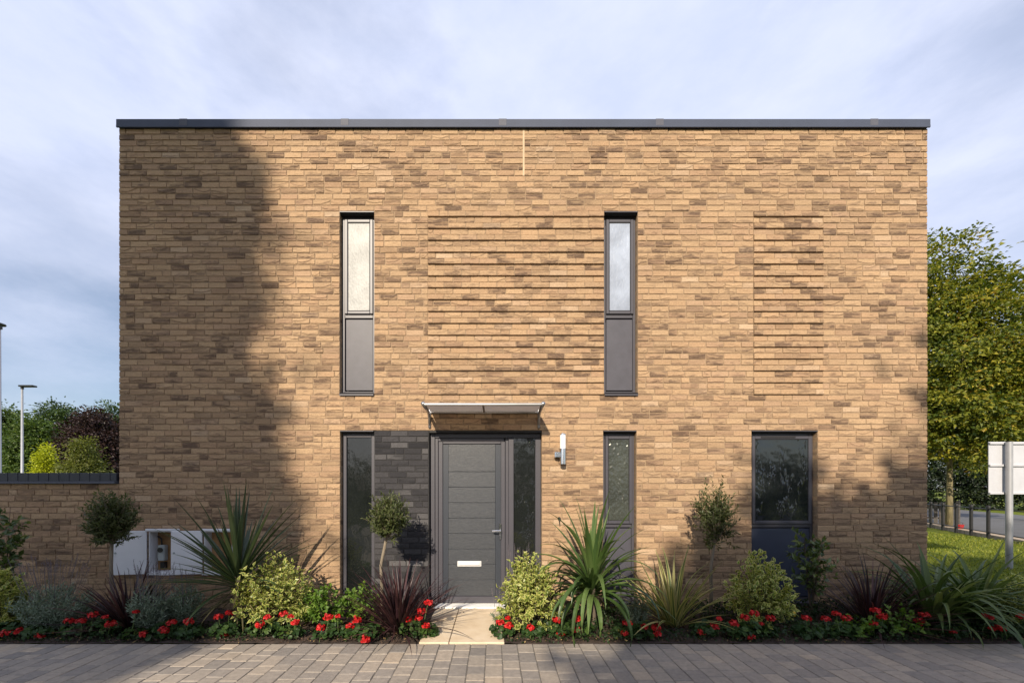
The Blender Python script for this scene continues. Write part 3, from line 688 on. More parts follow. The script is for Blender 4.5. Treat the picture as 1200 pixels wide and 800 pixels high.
# ------------------------------------------------------------------ leaf machinery
def unit(v): return v/np.maximum(np.linalg.norm(v, axis=-1, keepdims=True), 1e-9)
def leaf_arrays(C, D, Nn, L, W, rnd, fold=.25, curl=.15):
    """leaf = rhombus with a midrib: base, left, mid, right, tip"""
    D = unit(D); S = unit(np.cross(D, Nn)); Nn = np.cross(S, D)
    L = L[:,None]; W = W[:,None]
    base = C; mid = C+D*L*.5-Nn*L*curl*.0; tip = C+D*L-Nn*L*curl
    lf = C+D*L*.45-S*W*.5+Nn*W*fold; rt = C+D*L*.45+S*W*.5+Nn*W*fold
    V = np.stack([base, lf, mid, rt, tip], 1)
    n = len(C); o = np.arange(n)[:,None,None]*5
    F = (np.array([[0,2,1],[0,3,2],[1,2,4],[2,3,4]])[None]+o).reshape(-1,3)
    e = np.tile(np.array([.4,1,0,1,.9]), n)
    return V.reshape(-1,3), F, np.repeat(rnd, 5), e
def leaf_mesh(name, arrs, mat):
    V=[];F=[];A=[];E=[];o=0
    for v,f,a,e in arrs: V.append(v);F.append(f+o);A.append(a);E.append(e);o+=len(v)
    return np_mesh(name, np.concatenate(V), np.concatenate(F), mat, {'rnd': np.concatenate(A), 'edge': np.concatenate(E)})
def rand_dirs(n, rng, up=0.0):
    v = rng.normal(size=(n,3)); v[:,2] += up; return unit(v)

def strap_arrays(base, az, el0, length, width, droop, rng, segs=9, fold=.35, rnd=None, tw=0.0):
    """sword leaf: integrates an arc that bends down under its own weight"""
    n = len(az); t = np.linspace(0,1,segs+1)
    el = el0[:,None]-droop[:,None]*t[None]**1.7
    azz = az[:,None] + tw*t[None]*rng.uniform(-1,1,(n,1))
    d = np.stack([np.cos(el)*np.cos(azz), np.cos(el)*np.sin(azz), np.sin(el)], -1)
    P = base[:,None,:]+np.concatenate([np.zeros((n,1,3)), np.cumsum((d[:,:-1]+d[:,1:])/2*(length[:,None,None]/segs), 1)], 1)
    side = unit(np.cross(d, np.array([0,0,1.0])[None,None]+1e-4)); up = np.cross(side, d)
    prof = np.clip(np.minimum(.55+1.6*t, 1.0)*(1-np.clip((t-.45)/.55,0,1)**1.6), .03, 1)
    w = width[:,None,None]*prof[None,:,None]
    V = np.stack([P-side*w*.5+up*w*fold*.5, P, P+side*w*.5+up*w*fold*.5], 2)
    i = np.arange((segs+1)*3).reshape(segs+1,3)
    q = np.concatenate([np.stack([i[:-1,k], i[:-1,k+1], i[1:,k+1], i[1:,k]], -1) for k in (0,1)])
    F = (q[None]+np.arange(n)[:,None,None]*((segs+1)*3)).reshape(-1,4)
    if rnd is None: rnd = rng.random(n)
    E = np.tile(np.tile(np.array([1,0,1.0]), segs+1), n)
    return V.reshape(-1,3), F, np.repeat(rnd, (segs+1)*3), E

def flax(name, label, px, py, y, n, length, width, el, droop, mat, seed, spread=.05, group=None, aim=None, dry=0, cat='plant'):
    rng = np.random.default_rng(seed); p = at(px, py, y); p.z = max(p.z, -.005) if p.z < .1 else .0
    p.z = 0
    az = rng.uniform(0, 2*math.pi, n)
    base = np.stack([spread*np.cos(az)*rng.random(n), spread*np.sin(az)*rng.random(n)*.8, np.zeros(n)], -1)
    L = length*rng.uniform(.55,1.08,n); e = np.radians(rng.uniform(el[0], el[1], n)); dr = np.radians(rng.uniform(droop[0], droop[1], n))
    arr = strap_arrays(base, az, e, L, width*rng.uniform(.7,1.15,n), dr, rng, segs=12, tw=.25)
    me = leaf_mesh(name, [arr], mat); o = link(name, me); o.location = p; tag(o, label, cat, group)
    return o

def twig_bush(rng, twigs, per, L, W, spread=.5, out=.6, jitter=.01, rndf=None):
    """leaves along each (start,end) twig"""
    A = []
    S = np.array([t[0] for t in twigs]); E = np.array([t[1] for t in twigs]); n = len(twigs)
    t = np.tile(np.linspace(.12, 1.0, per), n); k = np.repeat(np.arange(n), per)
    ax = unit(E-S)[k]
    C = S[k]+(E-S)[k]*t[:,None]+rng.normal(size=(n*per,3))*jitter
    side = unit(np.cross(ax, rng.normal(size=(n*per,3))))
    D = unit(side*out+ax*(.35+.8*t[:,None]**4)+np.array([0,0,.15]))
    Nn = unit(np.cross(D, np.cross(ax, D))+rng.normal(size=D.shape)*spread+np.array([0,-.2,.5]))
    m_ = len(C)
    rnd = np.clip(rng.beta(2,2,m_)*.75+.25*np.repeat(rng.random(n), per), 0, 1)
    return leaf_arrays(C, D, Nn, L*rng.uniform(.65,1.2,m_), W*rng.uniform(.7,1.2,m_), rnd)

# ------------------------------------------------------------------ standard olives
def olive(label, px, y, crown, stem_px, seed, rx, rz, ntw=230, ragged=.2):
    rng = np.random.default_rng(seed)
    c = at(crown[0], crown[1], y); s = FPX/(y-CY); rx/= s; rz /= s
    t = thing('olive_tree', label, 'olive tree', (at(stem_px, 600, y).x, y, 0), 'standard olive trees in the flower bed')
    cc = Vector((c.x-t.location.x, 0, c.z))
    b0 = cc.z-rz*.75
    MB().tube([(0,0,-.05),(.006,.004,b0*.35),(-.004,-.004,b0*.7),(cc.x*.7,0,b0),(cc.x,0,cc.z)], [.024,.020,.018,.017,.008], 7).build('trunk', M_BARKP, t, smooth=True)
    tw = []; mbt = MB()
    for i in range(ntw):
        d = rand_dirs(1, rng, .1)[0]; r = rng.uniform(.35, 1.0)**.6*.9*(1+ragged*.45*rng.normal())
        e = np.array([cc.x+d[0]*rx*r, d[1]*rx*r, cc.z+d[2]*rz*r])
        st = np.array([cc.x, 0, cc.z-.25*rz])*.5+e*.5+np.array([0,0,-.02]) + rng.normal(size=3)*.012
        en = e+np.array([d[0]*.01, d[1]*.01, .04])
        tw.append((st, en))
    arr = twig_bush(rng, tw, 15, .052, .0165, .5, .75, .005)
    cr = link('crown', leaf_mesh('crown', [arr], L_OLIVE), t)
    for st, en in tw[::2]: mbt.tube([(cc.x*.9,0,b0+.01), st*.9+np.array([cc.x*.1,0,b0*.1]), en], [.004,.003,.0012], 4, False)
    mbt.build('twigs', M_BARKP, cr)
    return t
olive('dark round-headed standard olive by the white meter cabinets', 131, -.55, (131,611), 131, 21, 27, 37, 300)
olive('sunlit round-headed standard olive before the dark brick panel', 455, -.62, (455,608), 447, 22, 26, 31, 250, ragged=.2)
olive('loose upright standard olive left of the widest downstairs window', 838, -.45, (838,606), 833, 23, 25, 42, 190, .55)

# ------------------------------------------------------------------ euonymus and other leafy shrubs
def euonymus(label, px, top, bot, half, y, seed, mat=L_EUON, ntw=120, name='euonymus_shrub', L=.058, W=.036, cat='shrub', group='variegated euonymus shrubs', per=14):
    rng = np.random.default_rng(seed); s = FPX/(y-CY)
    x = at(px, 600, y).x; H = at(px, top, y).z; rx = half/s
    t = thing(name, label, cat, (x, y, 0), group)
    tw = []; mb = MB()
    for i in range(ntw):
        a = rng.uniform(0, 2*math.pi); r = math.sqrt(rng.random())
        h = H*(.45+.62*(1-r**2.2*.75)*rng.uniform(.62,1.1))*(1 if rng.random() < .85 else 1.14)
        e = np.array([rx*r*math.cos(a), rx*r*math.sin(a)*.75, min(h, H*1.1)])
        st = np.array([e[0]*.45, e[1]*.45, e[2]*rng.uniform(.15,.5)])
        tw.append((st, e)); 
        if i % 2: mb.tube([(e[0]*.1, e[1]*.1, 0), st, e], [.005,.003,.0012], 4, False)
    for i in range(ntw//3):
        a = rng.uniform(0, 2*math.pi); z = H*rng.uniform(.08,.5)
        tw.append((np.array([rx*.4*math.cos(a), rx*.35*math.sin(a), z]), np.array([rx*1.02*math.cos(a), rx*.78*math.sin(a), z+H*.08])))
    link('foliage', leaf_mesh('foliage', [twig_bush(rng, tw, per, L, W, .6, .9, .008)], mat), t)
    mb.build('stems', M_BARK, t)
    return t
euonymus('golden variegated euonymus at the far end by the garden wall', 2, 672, 730, 24, -.85, 31)
euonymus('sunlit variegated euonymus beside the spiky cordyline', 322, 658, 730, 44, -.72, 32, ntw=115)
euonymus('bright golden variegated euonymus right of the stone path', 622, 658, 735, 38, -.80, 33, ntw=110)
euonymus('shaded variegated euonymus below the widest downstairs window', 890, 656, 725, 36, -.75, 34, ntw=105)
euonymus('small variegated shrub at the right end of the flower bed', 1196, 680, 720, 20, -.85, 35, ntw=60)
G2 = 'bright green leafy plants under the tall window'
euonymus('bright green leafy plant between euonymus and tall window', 378, 690, 735, 30, -.66, 41, L_BRIGHT, 45, 'leafy_plant', .06, .045, 'plant', G2, 10)
euonymus('bright green leafy plant right below the full-height window', 424, 688, 735, 22, -.55, 42, L_BRIGHT, 36, 'leafy_plant', .06, .045, 'plant', G2, 10)
euonymus('low dark leafy plant in front of the green flax clump', 1050, 712, 748, 24, -1.02, 43, L_BRIGHT, 14, 'leafy_plant', .06, .042, 'plant', None, 8)
euonymus('low leafy plant edging the paving near the purple flax at right', 1003, 726, 750, 22, -1.05, 44, L_BRIGHT, 14, 'leafy_plant', .055, .04, 'plant', None, 8)

def laurel(label, px, top, half, y, seed, ntw, lean=0):
    rng = np.random.default_rng(seed); s = FPX/(y-CY); x = at(px, 600, y).x; H = at(px, top, y).z; rx = half/s
    t = thing('laurel_shrub', label, 'shrub', (x, y, 0))
    tw = []; mb = MB()
    for k in range(4):
        a = rng.uniform(0, 6.28); q = np.array([rx*.3*math.cos(a)+lean*.5, rx*.3*math.sin(a), H*rng.uniform(.8,1)])
        mb.tube([(.01*k,0,-.02), q*np.array([.5,.5,.5]), q], [.009,.006,.002], 5)
        for j in range(ntw//4):
            z = rng.uniform(.22,1)**.8; st = q*z; a = rng.uniform(0,6.28); l = rx*rng.uniform(.45,.95)*(1.15-z*.6)
            tw.append((st, st+np.array([l*math.cos(a), l*.7*math.sin(a), l*.5])))
    for st, e in tw: mb.tube([st, e], [.003,.001], 4, False)
    link('foliage', leaf_mesh('foliage', [twig_bush(rng, tw, 7, .088, .043, .5, .9, .006)], L_LAUREL), t)
    mb.build('stems', M_BARK, t); return t
laurel('glossy laurel shrub in front of the dark blue window panel', 950, 618, 34, -.45, 51, 48)
laurel('dark evergreen shrub at the left edge against the garden wall', 4, 592, 26, -.5, 52, 44)

# ------------------------------------------------------------------ lavender
def lavender(label, px, top, spike_top, half, y, seed, n=90, nsp=22, lean=0.0):
    rng = np.random.default_rng(seed); s = FPX/(y-CY); x = at(px, 600, y).x; H = at(px, top, y).z; HS = at(px, spike_top, y).z; rx = half/s
    t = thing('lavender', label, 'lavender', (x, y, 0), 'grey-green lavender plants')
    tw = []; mb = MB()
    for i in range(n):
        a = rng.uniform(0, 6.28); r = math.sqrt(rng.random())
        e = np.array([rx*r*math.cos(a)+lean*rng.random(), rx*.7*r*math.sin(a), H*(1-.35*r*r)*rng.uniform(.75,1.05)])
        st = np.array([e[0]*.35, e[1]*.35, .02]); tw.append((st, e))
    link('foliage', leaf_mesh('foliage', [twig_bush(rng, tw, 22,   .042, .0105, .6, .8, .005)], L_LAV), t)
    arr = []
    for i in range(nsp):
        a = rng.uniform(0, 6.28); r = math.sqrt(rng.random())
        e = np.array([rx*1.0*r*math.cos(a)+lean, rx*.6*r*math.sin(a), HS*rng.uniform(.78,1.0)]); st = np.array([e[0]*.55, e[1]*.55, H*.6])
        mb.tube([st, (st+e)/2+rng.normal(size=3)*.008, e], [.0016,.0014,.001], 4, False)
        k = e-(e-st)*.28
        arr.append(twig_bush(rng, [(k, e)], 16, .011, .007, .6, .9, .002))
    sp = link('blossoms', leaf_mesh('blossoms', arr, L_SPIKE), t)
    mb.build('stalks', M_LAVST, sp); return t
M_LAVST = simple('lavender_stalk', (.13,.12,.12), .8)
lavender('broad grey-green lavender clump by the left garden wall', 62, 684, 650, 44, -.85, 61, 240, 60)
lavender('grey lavender clump in front of the dark purple flax at left', 178, 688, 655, 28, -.92, 62, 150, 36)
lavender('upright green lavender below the white meter cabinets', 218, 682, 660, 22, -.82, 63, 130, 20)
lavender('wispy lavender behind the golden euonymus by the front door', 608, 690, 636, 20, -.5, 64, 40, 22)
lavender('dark green lavender between the two green strap-leaved plants', 745, 700, 690, 18, -.78, 65, 70, 4)
lavender('wispy pale lavender beside the stone path by the door', 588, 715, 684, 10, -.62, 66, 20, 9, -.03)

# ------------------------------------------------------------------ strap-leaved plants
GP = 'dark purple flax clumps'
flax('purple_flax', 'dark purple flax clump below the meter cabinets', 152, 735, -.78, 150, .74, .026, (14,86), (0,35), L_PURPLE, 71, .05, GP)
flax('purple_flax', 'sunlit purple flax clump left of the stone path', 468, 738, -.86, 260, .84, .021, (18,88), (5,50), L_PURPLE, 72, .05, GP)
flax('purple_flax', 'dark purple flax clump beside the laurel at right', 1022, 735, -.80, 180, .80, .022, (15,86), (5,50), L_PURPLE, 73, .05, GP)
flax('striped_flax', 'upright yellow-striped flax clump right of the narrow downstairs window', 790, 735, -.68, 70, .90, .036, (26,89), (0,60), L_STRIPE, 74, .07)
flax('green_flax', 'big arching green flax at the right corner of the house', 1092, 738, -.80, 95, 1.12, .052, (50,89), (35,160), L_GREENP, 75, .07, 'arching green flax plants')
flax('green_flax', 'arching green flax in front of the white sign post', 1142, 738, -.72, 85, 1.05, .048, (48,89), (30,150), L_GREENP, 76, .07, 'arching green flax plants')
flax('grassy_tuft', 'fine dark green grassy tuft at the bed end by the sign', 1165, 740, -.9, 60, .42, .010, (40,88), (20,70), L_CORD, 77, .05)

def cordyline(label, px, py_head, y, n, length, width, el, droop, mat, seed, dry=0, trunk_r=.035, name='cordyline'):
    rng = np.random.default_rng(seed); h = at(px, py_head, y); t = thing(name, label, 'cordyline', (h.x, y, 0))
    MB().tube([(0,0,-.05),(.01,0,h.z*.5),(0,0,h.z+.08)], [trunk_r,trunk_r*.9,trunk_r*.7], 9).build('trunk', M_BARK, t, smooth=True)
    k = np.arange(n); f = (k+.5)/n
    az = k*2.39996+rng.normal(size=n)*.35
    e = np.radians(el[1]+(el[0]-el[1])*f+rng.normal(size=n)*4); dr = np.radians((droop[0]+(droop[1]-droop[0])*f)*rng.uniform(.3,1.6,n))
    base = np.stack([.02*np.cos(az), .02*np.sin(az), h.z+.10-.16*f], -1)
    arr = strap_arrays(base, az, e, length*rng.uniform(.62,1.1,n), width*rng.uniform(.8,1.12,n), dr, rng, segs=12, fold=.45, tw=.08)
    link('crown', leaf_mesh('crown', [arr], mat), t)
    if dry:
        az = rng.uniform(0, 6.28, dry); base = np.stack([.02*np.cos(az), .02*np.sin(az), h.z-.08+rng.uniform(-.12,.04,dry)], -1)
        arr = strap_arrays(base, az, np.radians(rng.uniform(-30,10,dry)), length*rng.uniform(.35,.62,dry), width*.55*np.ones(dry), np.radians(rng.uniform(5,50,dry)), rng, segs=8)
        link('dry_leaves', leaf_mesh('dry_leaves', [arr], L_DRY), t)
    return t
cordyline('spiky green cordyline with stiff radiating leaves on a short trunk', 279, 682, -.68, 84, 1.04, .040, (4,88), (2,24), L_CORD, 81, 40, .05)
cordyline('fresh green cordyline with broad drooping leaves right of the path', 694, 692, -.72, 96, .97, .054, (8,89), (8,150), L_CORDB, 82, 6, .04)

# ------------------------------------------------------------------ geraniums
def disc_leaves(C, Nn, r, rnd, rng, k=9):
    n = len(C); a = unit(np.cross(Nn, rng.normal(size=(n,3)))); b_ = np.cross(Nn, a)
    th = np.linspace(.35, 2*math.pi-.35, k)
    rad = (1+.10*np.cos(th*5))
    ringv = C[:,None]+(a[:,None]*np.cos(th)[None,:,None]+b_[:,None]*np.sin(th)[None,:,None])*(r[:,None,None]*rad[None,:,None])+Nn[:,None]*(r[:,None,None]*(.22+.08*np.sin(3*th))[None,:,None])
    V = np.concatenate([C[:,None], ringv], 1); m_ = k+1
    q = np.array([[0, i, i+1] for i in range(1, k)])
    F = (q[None]+np.arange(n)[:,None,None]*m_).reshape(-1,3)
    return V.reshape(-1,3), F, np.repeat(rnd, m_), np.tile(np.concatenate([[0], np.ones(k)]), n)
def geranium_foliage(seed, n=70, rx=.15, H=.17):
    rng = np.random.default_rng(seed); a = rng.uniform(0,6.28,n); r = np.sqrt(rng.random(n))
    C = np.stack([rx*r*np.cos(a), rx*.75*r*np.sin(a), H*(.25+.75*rng.random(n)**.7)*(1-.45*r*r)], -1)
    Nn = unit(np.stack([.6*r*np.cos(a), .6*r*np.sin(a)-.25, .75+0*a], -1)+rng.normal(size=(n,3))*.35)
    A = disc_leaves(C, Nn, rng.uniform(.016,.034,n), np.clip(rng.beta(2,2.4,n),0,.93)+np.where(rng.random(n)<.03,.2,0), rng)
    m_ = 60; a2 = rng.uniform(0,6.28,m_); r2 = np.sqrt(rng.random(m_))
    C2 = np.stack([rx*r2*np.cos(a2), rx*.75*r2*np.sin(a2), H*.5*rng.random(m_)], -1)
    B = leaf_arrays(C2, rand_dirs(m_, rng, .5), rand_dirs(m_, rng, 1), np.full(m_,.03), np.full(m_,.022), rng.random(m_)*.5)
    return leaf_mesh('foliage', [A, B], L_GER)
def flower_mesh(seed, n=44, R_=.034):
    rng = np.random.default_rng(seed); d = rand_dirs(n, rng, .35); d[:,2] = np.abs(d[:,2])*.9-.25; d = unit(d)
    C = d*R_*rng.uniform(.7,1.08,(n,1))*np.array([1,1,.8])
    A = disc_leaves(C, unit(d+rng.normal(size=(n,3))*.4), rng.uniform(.009,.0145,n), rng.random(n), rng, 7)
    return leaf_mesh('flower_head', [A], M_RED)
FOL = [geranium_foliage(s, n, rx, H) for s, n, rx, H in ((1,74,.15,.17),(2,60,.13,.15),(3,84,.17,.16),(4,70,.15,.19),(5,56,.14,.13))]
FLO = [flower_mesh(s, n, r) for s, n, r in ((11,46,.034),(12,38,.030),(13,52,.038),(14,26,.022))]
mb = MB(); mb.tube([(0,0,0),(.003,.002,-.06),(.0,0,-.14)], .0022, 5, False)
M_STEM = simple('flower_stem', (.08,.13,.03), .6)
mb.build('stem', M_STEM); _st = bpy.data.objects['stem']; ME_STEM = _st.data; bpy.data.objects.remove(_st)
GER = [  # plant centre px, [(flower px, py, size)], label
 (12, [(8,741,2),(22,739,1)], 'red geranium at the left end of the bed below the golden euonymus'),
 (47, [(47,745,1)], 'low single-headed red geranium in front of the broad lavender'),
 (88, [(81,727,0),(95,727,0)], 'red geranium with two heads level, right of the broad lavender'),
 (120, [(109,720,0),(123,723,3),(130,731,2)], 'red geranium with three heads rising towards the olive stem by the wall'),
 (163, [(159,717,3),(169,742,0)], 'red geranium in front of the purple flax below the meter cabinets'),
 (197, [(192,738,2),(201,729,0)], 'red geranium with two touching heads between the two slim lavenders'),
 (224, [(221,728,2)], 'single big-headed red geranium under the upright green lavender'),
 (262, [(256,722,0),(269,718,1),(263,744,1)], 'red geranium at the foot of the spiky cordyline'),
 (309, [(305,731,2),(314,723,1)], 'red geranium under the sunlit euonymus, beside the cordyline trunk'),
 (340, [(332,719,0),(340,722,3),(346,729,1)], 'red geranium of three close heads under the sunlit euonymus'),
 (386, [(376,735,2),(385,723,2),(396,722,3)], 'red geranium among bright green leaves left of the tall window'),
 (412, [(418,726,2),(410,733,0)], 'red geranium with a joined double head in front of the tall window'),
 (431, [(428,749,2)], 'red geranium head lying out over the paving edge'),
 (484, [(479,726,1),(491,724,0)], 'red geranium half inside the purple flax by the path'),
 (499, [(494,716,0),(502,706,0),(499,733,1)], 'tallest red geranium, leaning over the left side of the path'),
 (591, [(586,729,0),(596,733,2),(595,724,3)], 'red geranium leaning over the right side of the stone path'),
 (624, [(622,735,0)], 'single-headed red geranium under the golden euonymus by the door'),
 (655, [(652,726,0),(657,741,0)], 'red geranium right of the golden euonymus, one head above another'),
 (678, [(676,725,0),(675,737,1)], 'red geranium at the foot of the drooping green cordyline'),
 (733, [(735,730,2),(732,742,0)], 'red geranium with stacked heads between cordyline and striped flax'),
 (757, [(755,734,1),(769,735,2),(770,742,0)], 'red geranium in front of the striped flax'),
 (826, [(822,740,0),(837,734,0),(843,725,3)], 'red geranium by the stem of the loose upright olive'),
 (864, [(860,730,0),(873,723,0)], 'red geranium at the left foot of the shaded euonymus'),
 (881, [(884,718,0),(879,745,0)], 'red geranium in front of the shaded euonymus with one low head'),
 (899, [(903,724,0),(892,731,3)], 'red geranium at the right foot of the shaded euonymus'),
 (946, [(945,724,0)], 'single-headed red geranium beneath the laurel'),
 (970, [(968,725,0),(980,719,1)], 'red geranium with two heads right of the laurel stem'),
 (992, [(992,724,0)], 'single-headed red geranium left of the purple flax at right'),
 (1027, [(1026,715,0),(1034,722,0),(1023,730,1)], 'red geranium of three heads in front of the purple flax at right'),
 (1080, [(1083,720,0),(1078,728,2)], 'red geranium with a big double head before the arching green flax'),
 (1114, [(1115,740,1)], 'single low-headed red geranium under the arching green flax'),
 (1163, [(1157,722,0),(1162,736,3),(1173,735,0)], 'red geranium of three heads beneath the white sign post'),
 (1197, [(1198,722,1)], 'red geranium at the right end of the flower bed'),
]
GY = -.98
for i, (px, fl, lab) in enumerate(GER):
    x = at(px, 700, GY).x; yy = GY+random.uniform(-.03,.04)
    t = thing('geranium', lab, 'geranium', (x, yy, 0), 'red geraniums along the front of the bed')
    fo = link('foliage', FOL[i % 5], t); fo.rotation_euler = (0,0,random.uniform(0,.6)); 
    for (fpx, fpy, sz) in fl:
        gy = -1.17 if fpy > 747 else yy-.03-random.uniform(0,.06)
        p = at(fpx, fpy, gy)
        f = link('flower_head', FLO[sz], t); f.location = (p.x-x, gy-yy, p.z); f.rotation_euler = (random.uniform(-.2,.2), random.uniform(-.2,.2), random.uniform(0,6)); f.scale = (1.12,)*3
        s = link('stem', ME_STEM, f); s.rotation_euler = (random.uniform(-.15,.15), random.uniform(-.15,.15), 0)
# a small yellow bloom under the laurel
t = thing('yellow_flower', 'single small yellow flower beneath the glossy laurel', 'flower', (*at(930,719,-.9)[:2], 0))
z = at(930,719,-.9).z
rng = np.random.default_rng(9); d = rand_dirs(16, rng, .5)
link('flower_head', leaf_mesh('flower_head', [disc_leaves(d*.02+np.array([0,0,z]), unit(d), np.full(16,.012), rng.random(16), rng, 7)], M_YEL), t)
MB().tube([(0,0,0),(.004,0,z*.5),(0,0,z)], .002, 5).build('stem', M_STEM, t)

# ------------------------------------------------------------------ ground cover and mulch
rng = np.random.default_rng(17); n = 26000
X = rng.uniform(-7.5, 8.0, n); Y = rng.uniform(BED_Y+.02, -.06, n)
den = vnoise(X*2.2+40, Y*2.2+40, 21)*.7+vnoise(X*7+40, Y*7+40, 22)*.3
den += np.where(X > .9, .16, 0)+np.where(X < -3.2, .06, 0)-np.where((X > -3.2) & (X < -.9), .06, 0)
keep = (rng.random(n) < sstep(.36,.62,den)) & ~((X > pa-.03) & (X < pb+.03))
X, Y, den = X[keep], Y[keep], den[keep]; n = len(X)
hmax = .03+.14*sstep(.4,.8,den)*np.clip((Y-BED_Y)/.12, .25, 1)
C = np.stack([X, Y, hmax*rng.random(n)**.8], -1)
D = rand_dirs(n, rng, .6)
arr = leaf_arrays(C, D, rand_dirs(n, rng, 1.2), rng.uniform(.022,.05,n), rng.uniform(.014,.03,n), np.clip(rng.beta(1.6,2.2,n)+np.where(rng.random(n)<.012,.4,0),0,1))
o = link('ground_cover', leaf_mesh('ground_cover', [arr], L_COVER)); o['kind'] = 'stuff'; tag(o, 'low dark green ground cover between the bedding plants', 'ground cover')
n = 9000; X = rng.uniform(-7.5,8,n); Y = BED_Y+.01+rng.random(n)**1.5*.9; keep = ~((X > pa-.02) & (X < pb+.02)); X, Y = X[keep], Y[keep]; n = len(X)
M_CHIP = leaf_mat('bark_chip', [(0,(.03,.018,.012)),(.6,(.075,.045,.03)),(.88,(.14,.09,.055)),(.95,(.30,.20,.07)),(1,(.42,.30,.12))], trans=0.02, rough=.85)
arr = leaf_arrays(np.stack([X, Y, .008+.03*rng.random(n)], -1), unit(rng.normal(size=(n,3))*np.array([1,1,.35])), rand_dirs(n, rng, 1.5), rng.uniform(.012,.045,n), rng.uniform(.006,.016,n), np.clip(rng.random(n)**1.5,0,1))
o = link('bark_mulch', leaf_mesh('bark_mulch', [arr], M_CHIP)); o['kind'] = 'stuff'; tag(o, 'brown bark mulch with a few fallen yellow leaves on the bed', 'mulch')
# lawn grass seen past the corner of the house
n = 60000; d_ = np.random.default_rng(4)
Y = .1+12*d_.random(n)**1.3; X = d_.uniform(5.2, 14.6, n)
k = X < rp(Y)+.05; X, Y = X[k], Y[k]; n = len(X)
L = d_.uniform(.025,.07,n)*(1+Y*.06)
arr = leaf_arrays(np.stack([X,Y,np.full(n,-.01)],-1), rand_dirs(n, d_, 1.6), rand_dirs(n, d_, 0), L, L*.22, d_.random(n))
o = link('grass', leaf_mesh('grass', [arr], L_GRASS)); o['kind'] = 'stuff'; tag(o, 'short sunlit lawn grass beyond the corner of the house', 'grass')

# ------------------------------------------------------------------ trees
def crown_arrays(lobes, nclump, per, leaf, rng, clump_r=.35, flat=.6, rough=.36, wt=.5):
    """leaf clumps spread through uneven lobes (cx,cy,cz,rx,ry,rz)"""
    lob = np.array(lobes); vol = lob[:,3]*lob[:,5]*lob[:,4]; vol = vol**.7; pk = rng.choice(len(lob), nclump, p=vol/vol.sum())
    d = rand_dirs(nclump, rng, .1); r = rng.random(nclump)**.33
    r = r*(1-rough*.5+rough*vnoise(d[:,0]*2.6+pk*7.1+20, d[:,2]*2.6+d[:,1]*1.7+20, 33))
    C0 = lob[pk,:3]+d*lob[pk,3:]*r[:,None]
    tone = rng.random(nclump)
    C = np.repeat(C0, per, 0); m_ = len(C)
    off = rng.normal(size=(m_,3))*clump_r*np.array([1,1,flat])*np.repeat(rng.uniform(.5,1.2,nclump), per)[:,None]
    C = C+off
    D = unit(unit(off)+np.repeat(d, per, 0)*.5+np.array([0,0,-.25])+rng.normal(size=(m_,3))*.4)
    Nn = unit(np.repeat(d, per, 0)*.6+np.array([0,0,.8])+rng.normal(size=(m_,3))*.55)
    rnd = np.clip(wt*np.repeat(tone, per)+(1-wt)*rng.random(m_), 0, 1)
    return leaf_arrays(C, D, Nn, leaf*rng.uniform(.6,1.25,m_), leaf*.62*rng.uniform(.7,1.2,m_), rnd)
def tree(name, label, loc, lobes, trunk_top, trunk_r, nclump, per, leaf, mat, seed, bmat=None, group=None, clump_r=.35, flat=.6, rough=.36, wt=.5):
    rng = np.random.default_rng(seed); t = thing(name, label, 'tree', loc, group)
    mb = MB(); h = trunk_top
    mb.tube([(0,0,-.3),(.03,0,h*.3),(-.04,.03,h*.65),(0,0,h)], [trunk_r*1.35,trunk_r,trunk_r*.8,trunk_r*.4], 10)
    for (cx,cy,cz,rx,ry,rz) in lobes:
        s = np.array([0,0,min(h*.95, max(h*.35, cz-rz*.8))])
        for k in range(4):
            e = np.array([cx,cy,cz])+rand_dirs(1, rng, .3)[0]*np.array([rx,ry,rz])*.7
            mid = (s+e)/2+np.array([0,0,-.06*h])*rng.random()
            mb.tube([s, mid, e], [trunk_r*.42, trunk_r*.25, trunk_r*.07], 6, False)
    mb.build('trunk', bmat or M_BARK, t, smooth=True)
    link('crown', leaf_mesh('crown', [crown_arrays(lobes, nclump, per, leaf, rng, clump_r, flat, rough, wt)], mat), t)
    return t
# right: big tree over the lawn, another behind it
def gp(px, d): return (CX+(px-VPX)/FPX*d, CY+d)
x, y = gp(1112, 15.5)
tree('autumn_tree', 'tall green tree turning yellow behind the right corner of the house', (x, y, 0),
     [(-.6,0,6.2,3.0,2.8,3.6),(-.8,.3,9.0,2.0,2.0,2.3),(1.3,-.4,7.6,1.7,1.8,2.0),(.4,-.8,4.2,2.7,2.2,2.1),(1.9,-.2,5.2,1.5,1.8,2.0),(-2.2,.2,4.5,2.0,2,2.2)], 7.5, .085, 2300, 36, .145, L_LIME, 101, M_BARKY, clump_r=.25, flat=.42, rough=.34, wt=.6)
x, y = gp(1215, 19)
tree('autumn_tree', 'yellowing tree behind the white sign at the right edge', (x, y, 0),
     [(0,0,5.2,2.5,2.5,3.4),(.8,.4,7.4,1.8,1.8,1.8),(-.9,-.2,4.0,1.8,2.0,2.0)], 6, .16, 900, 34, .18, L_LIME, 102, M_BARK, clump_r=.27, flat=.42, rough=.34, wt=.6)
x, y = gp(1150, 30)
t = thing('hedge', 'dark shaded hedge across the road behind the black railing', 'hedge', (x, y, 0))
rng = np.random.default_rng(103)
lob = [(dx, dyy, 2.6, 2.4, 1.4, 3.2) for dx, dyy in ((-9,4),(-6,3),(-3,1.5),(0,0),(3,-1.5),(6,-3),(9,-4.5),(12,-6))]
link('foliage', leaf_mesh('foliage', [crown_arrays(lob, 2600, 26, .24, rng, .4)], L_SHADED), t)
mb = MB()
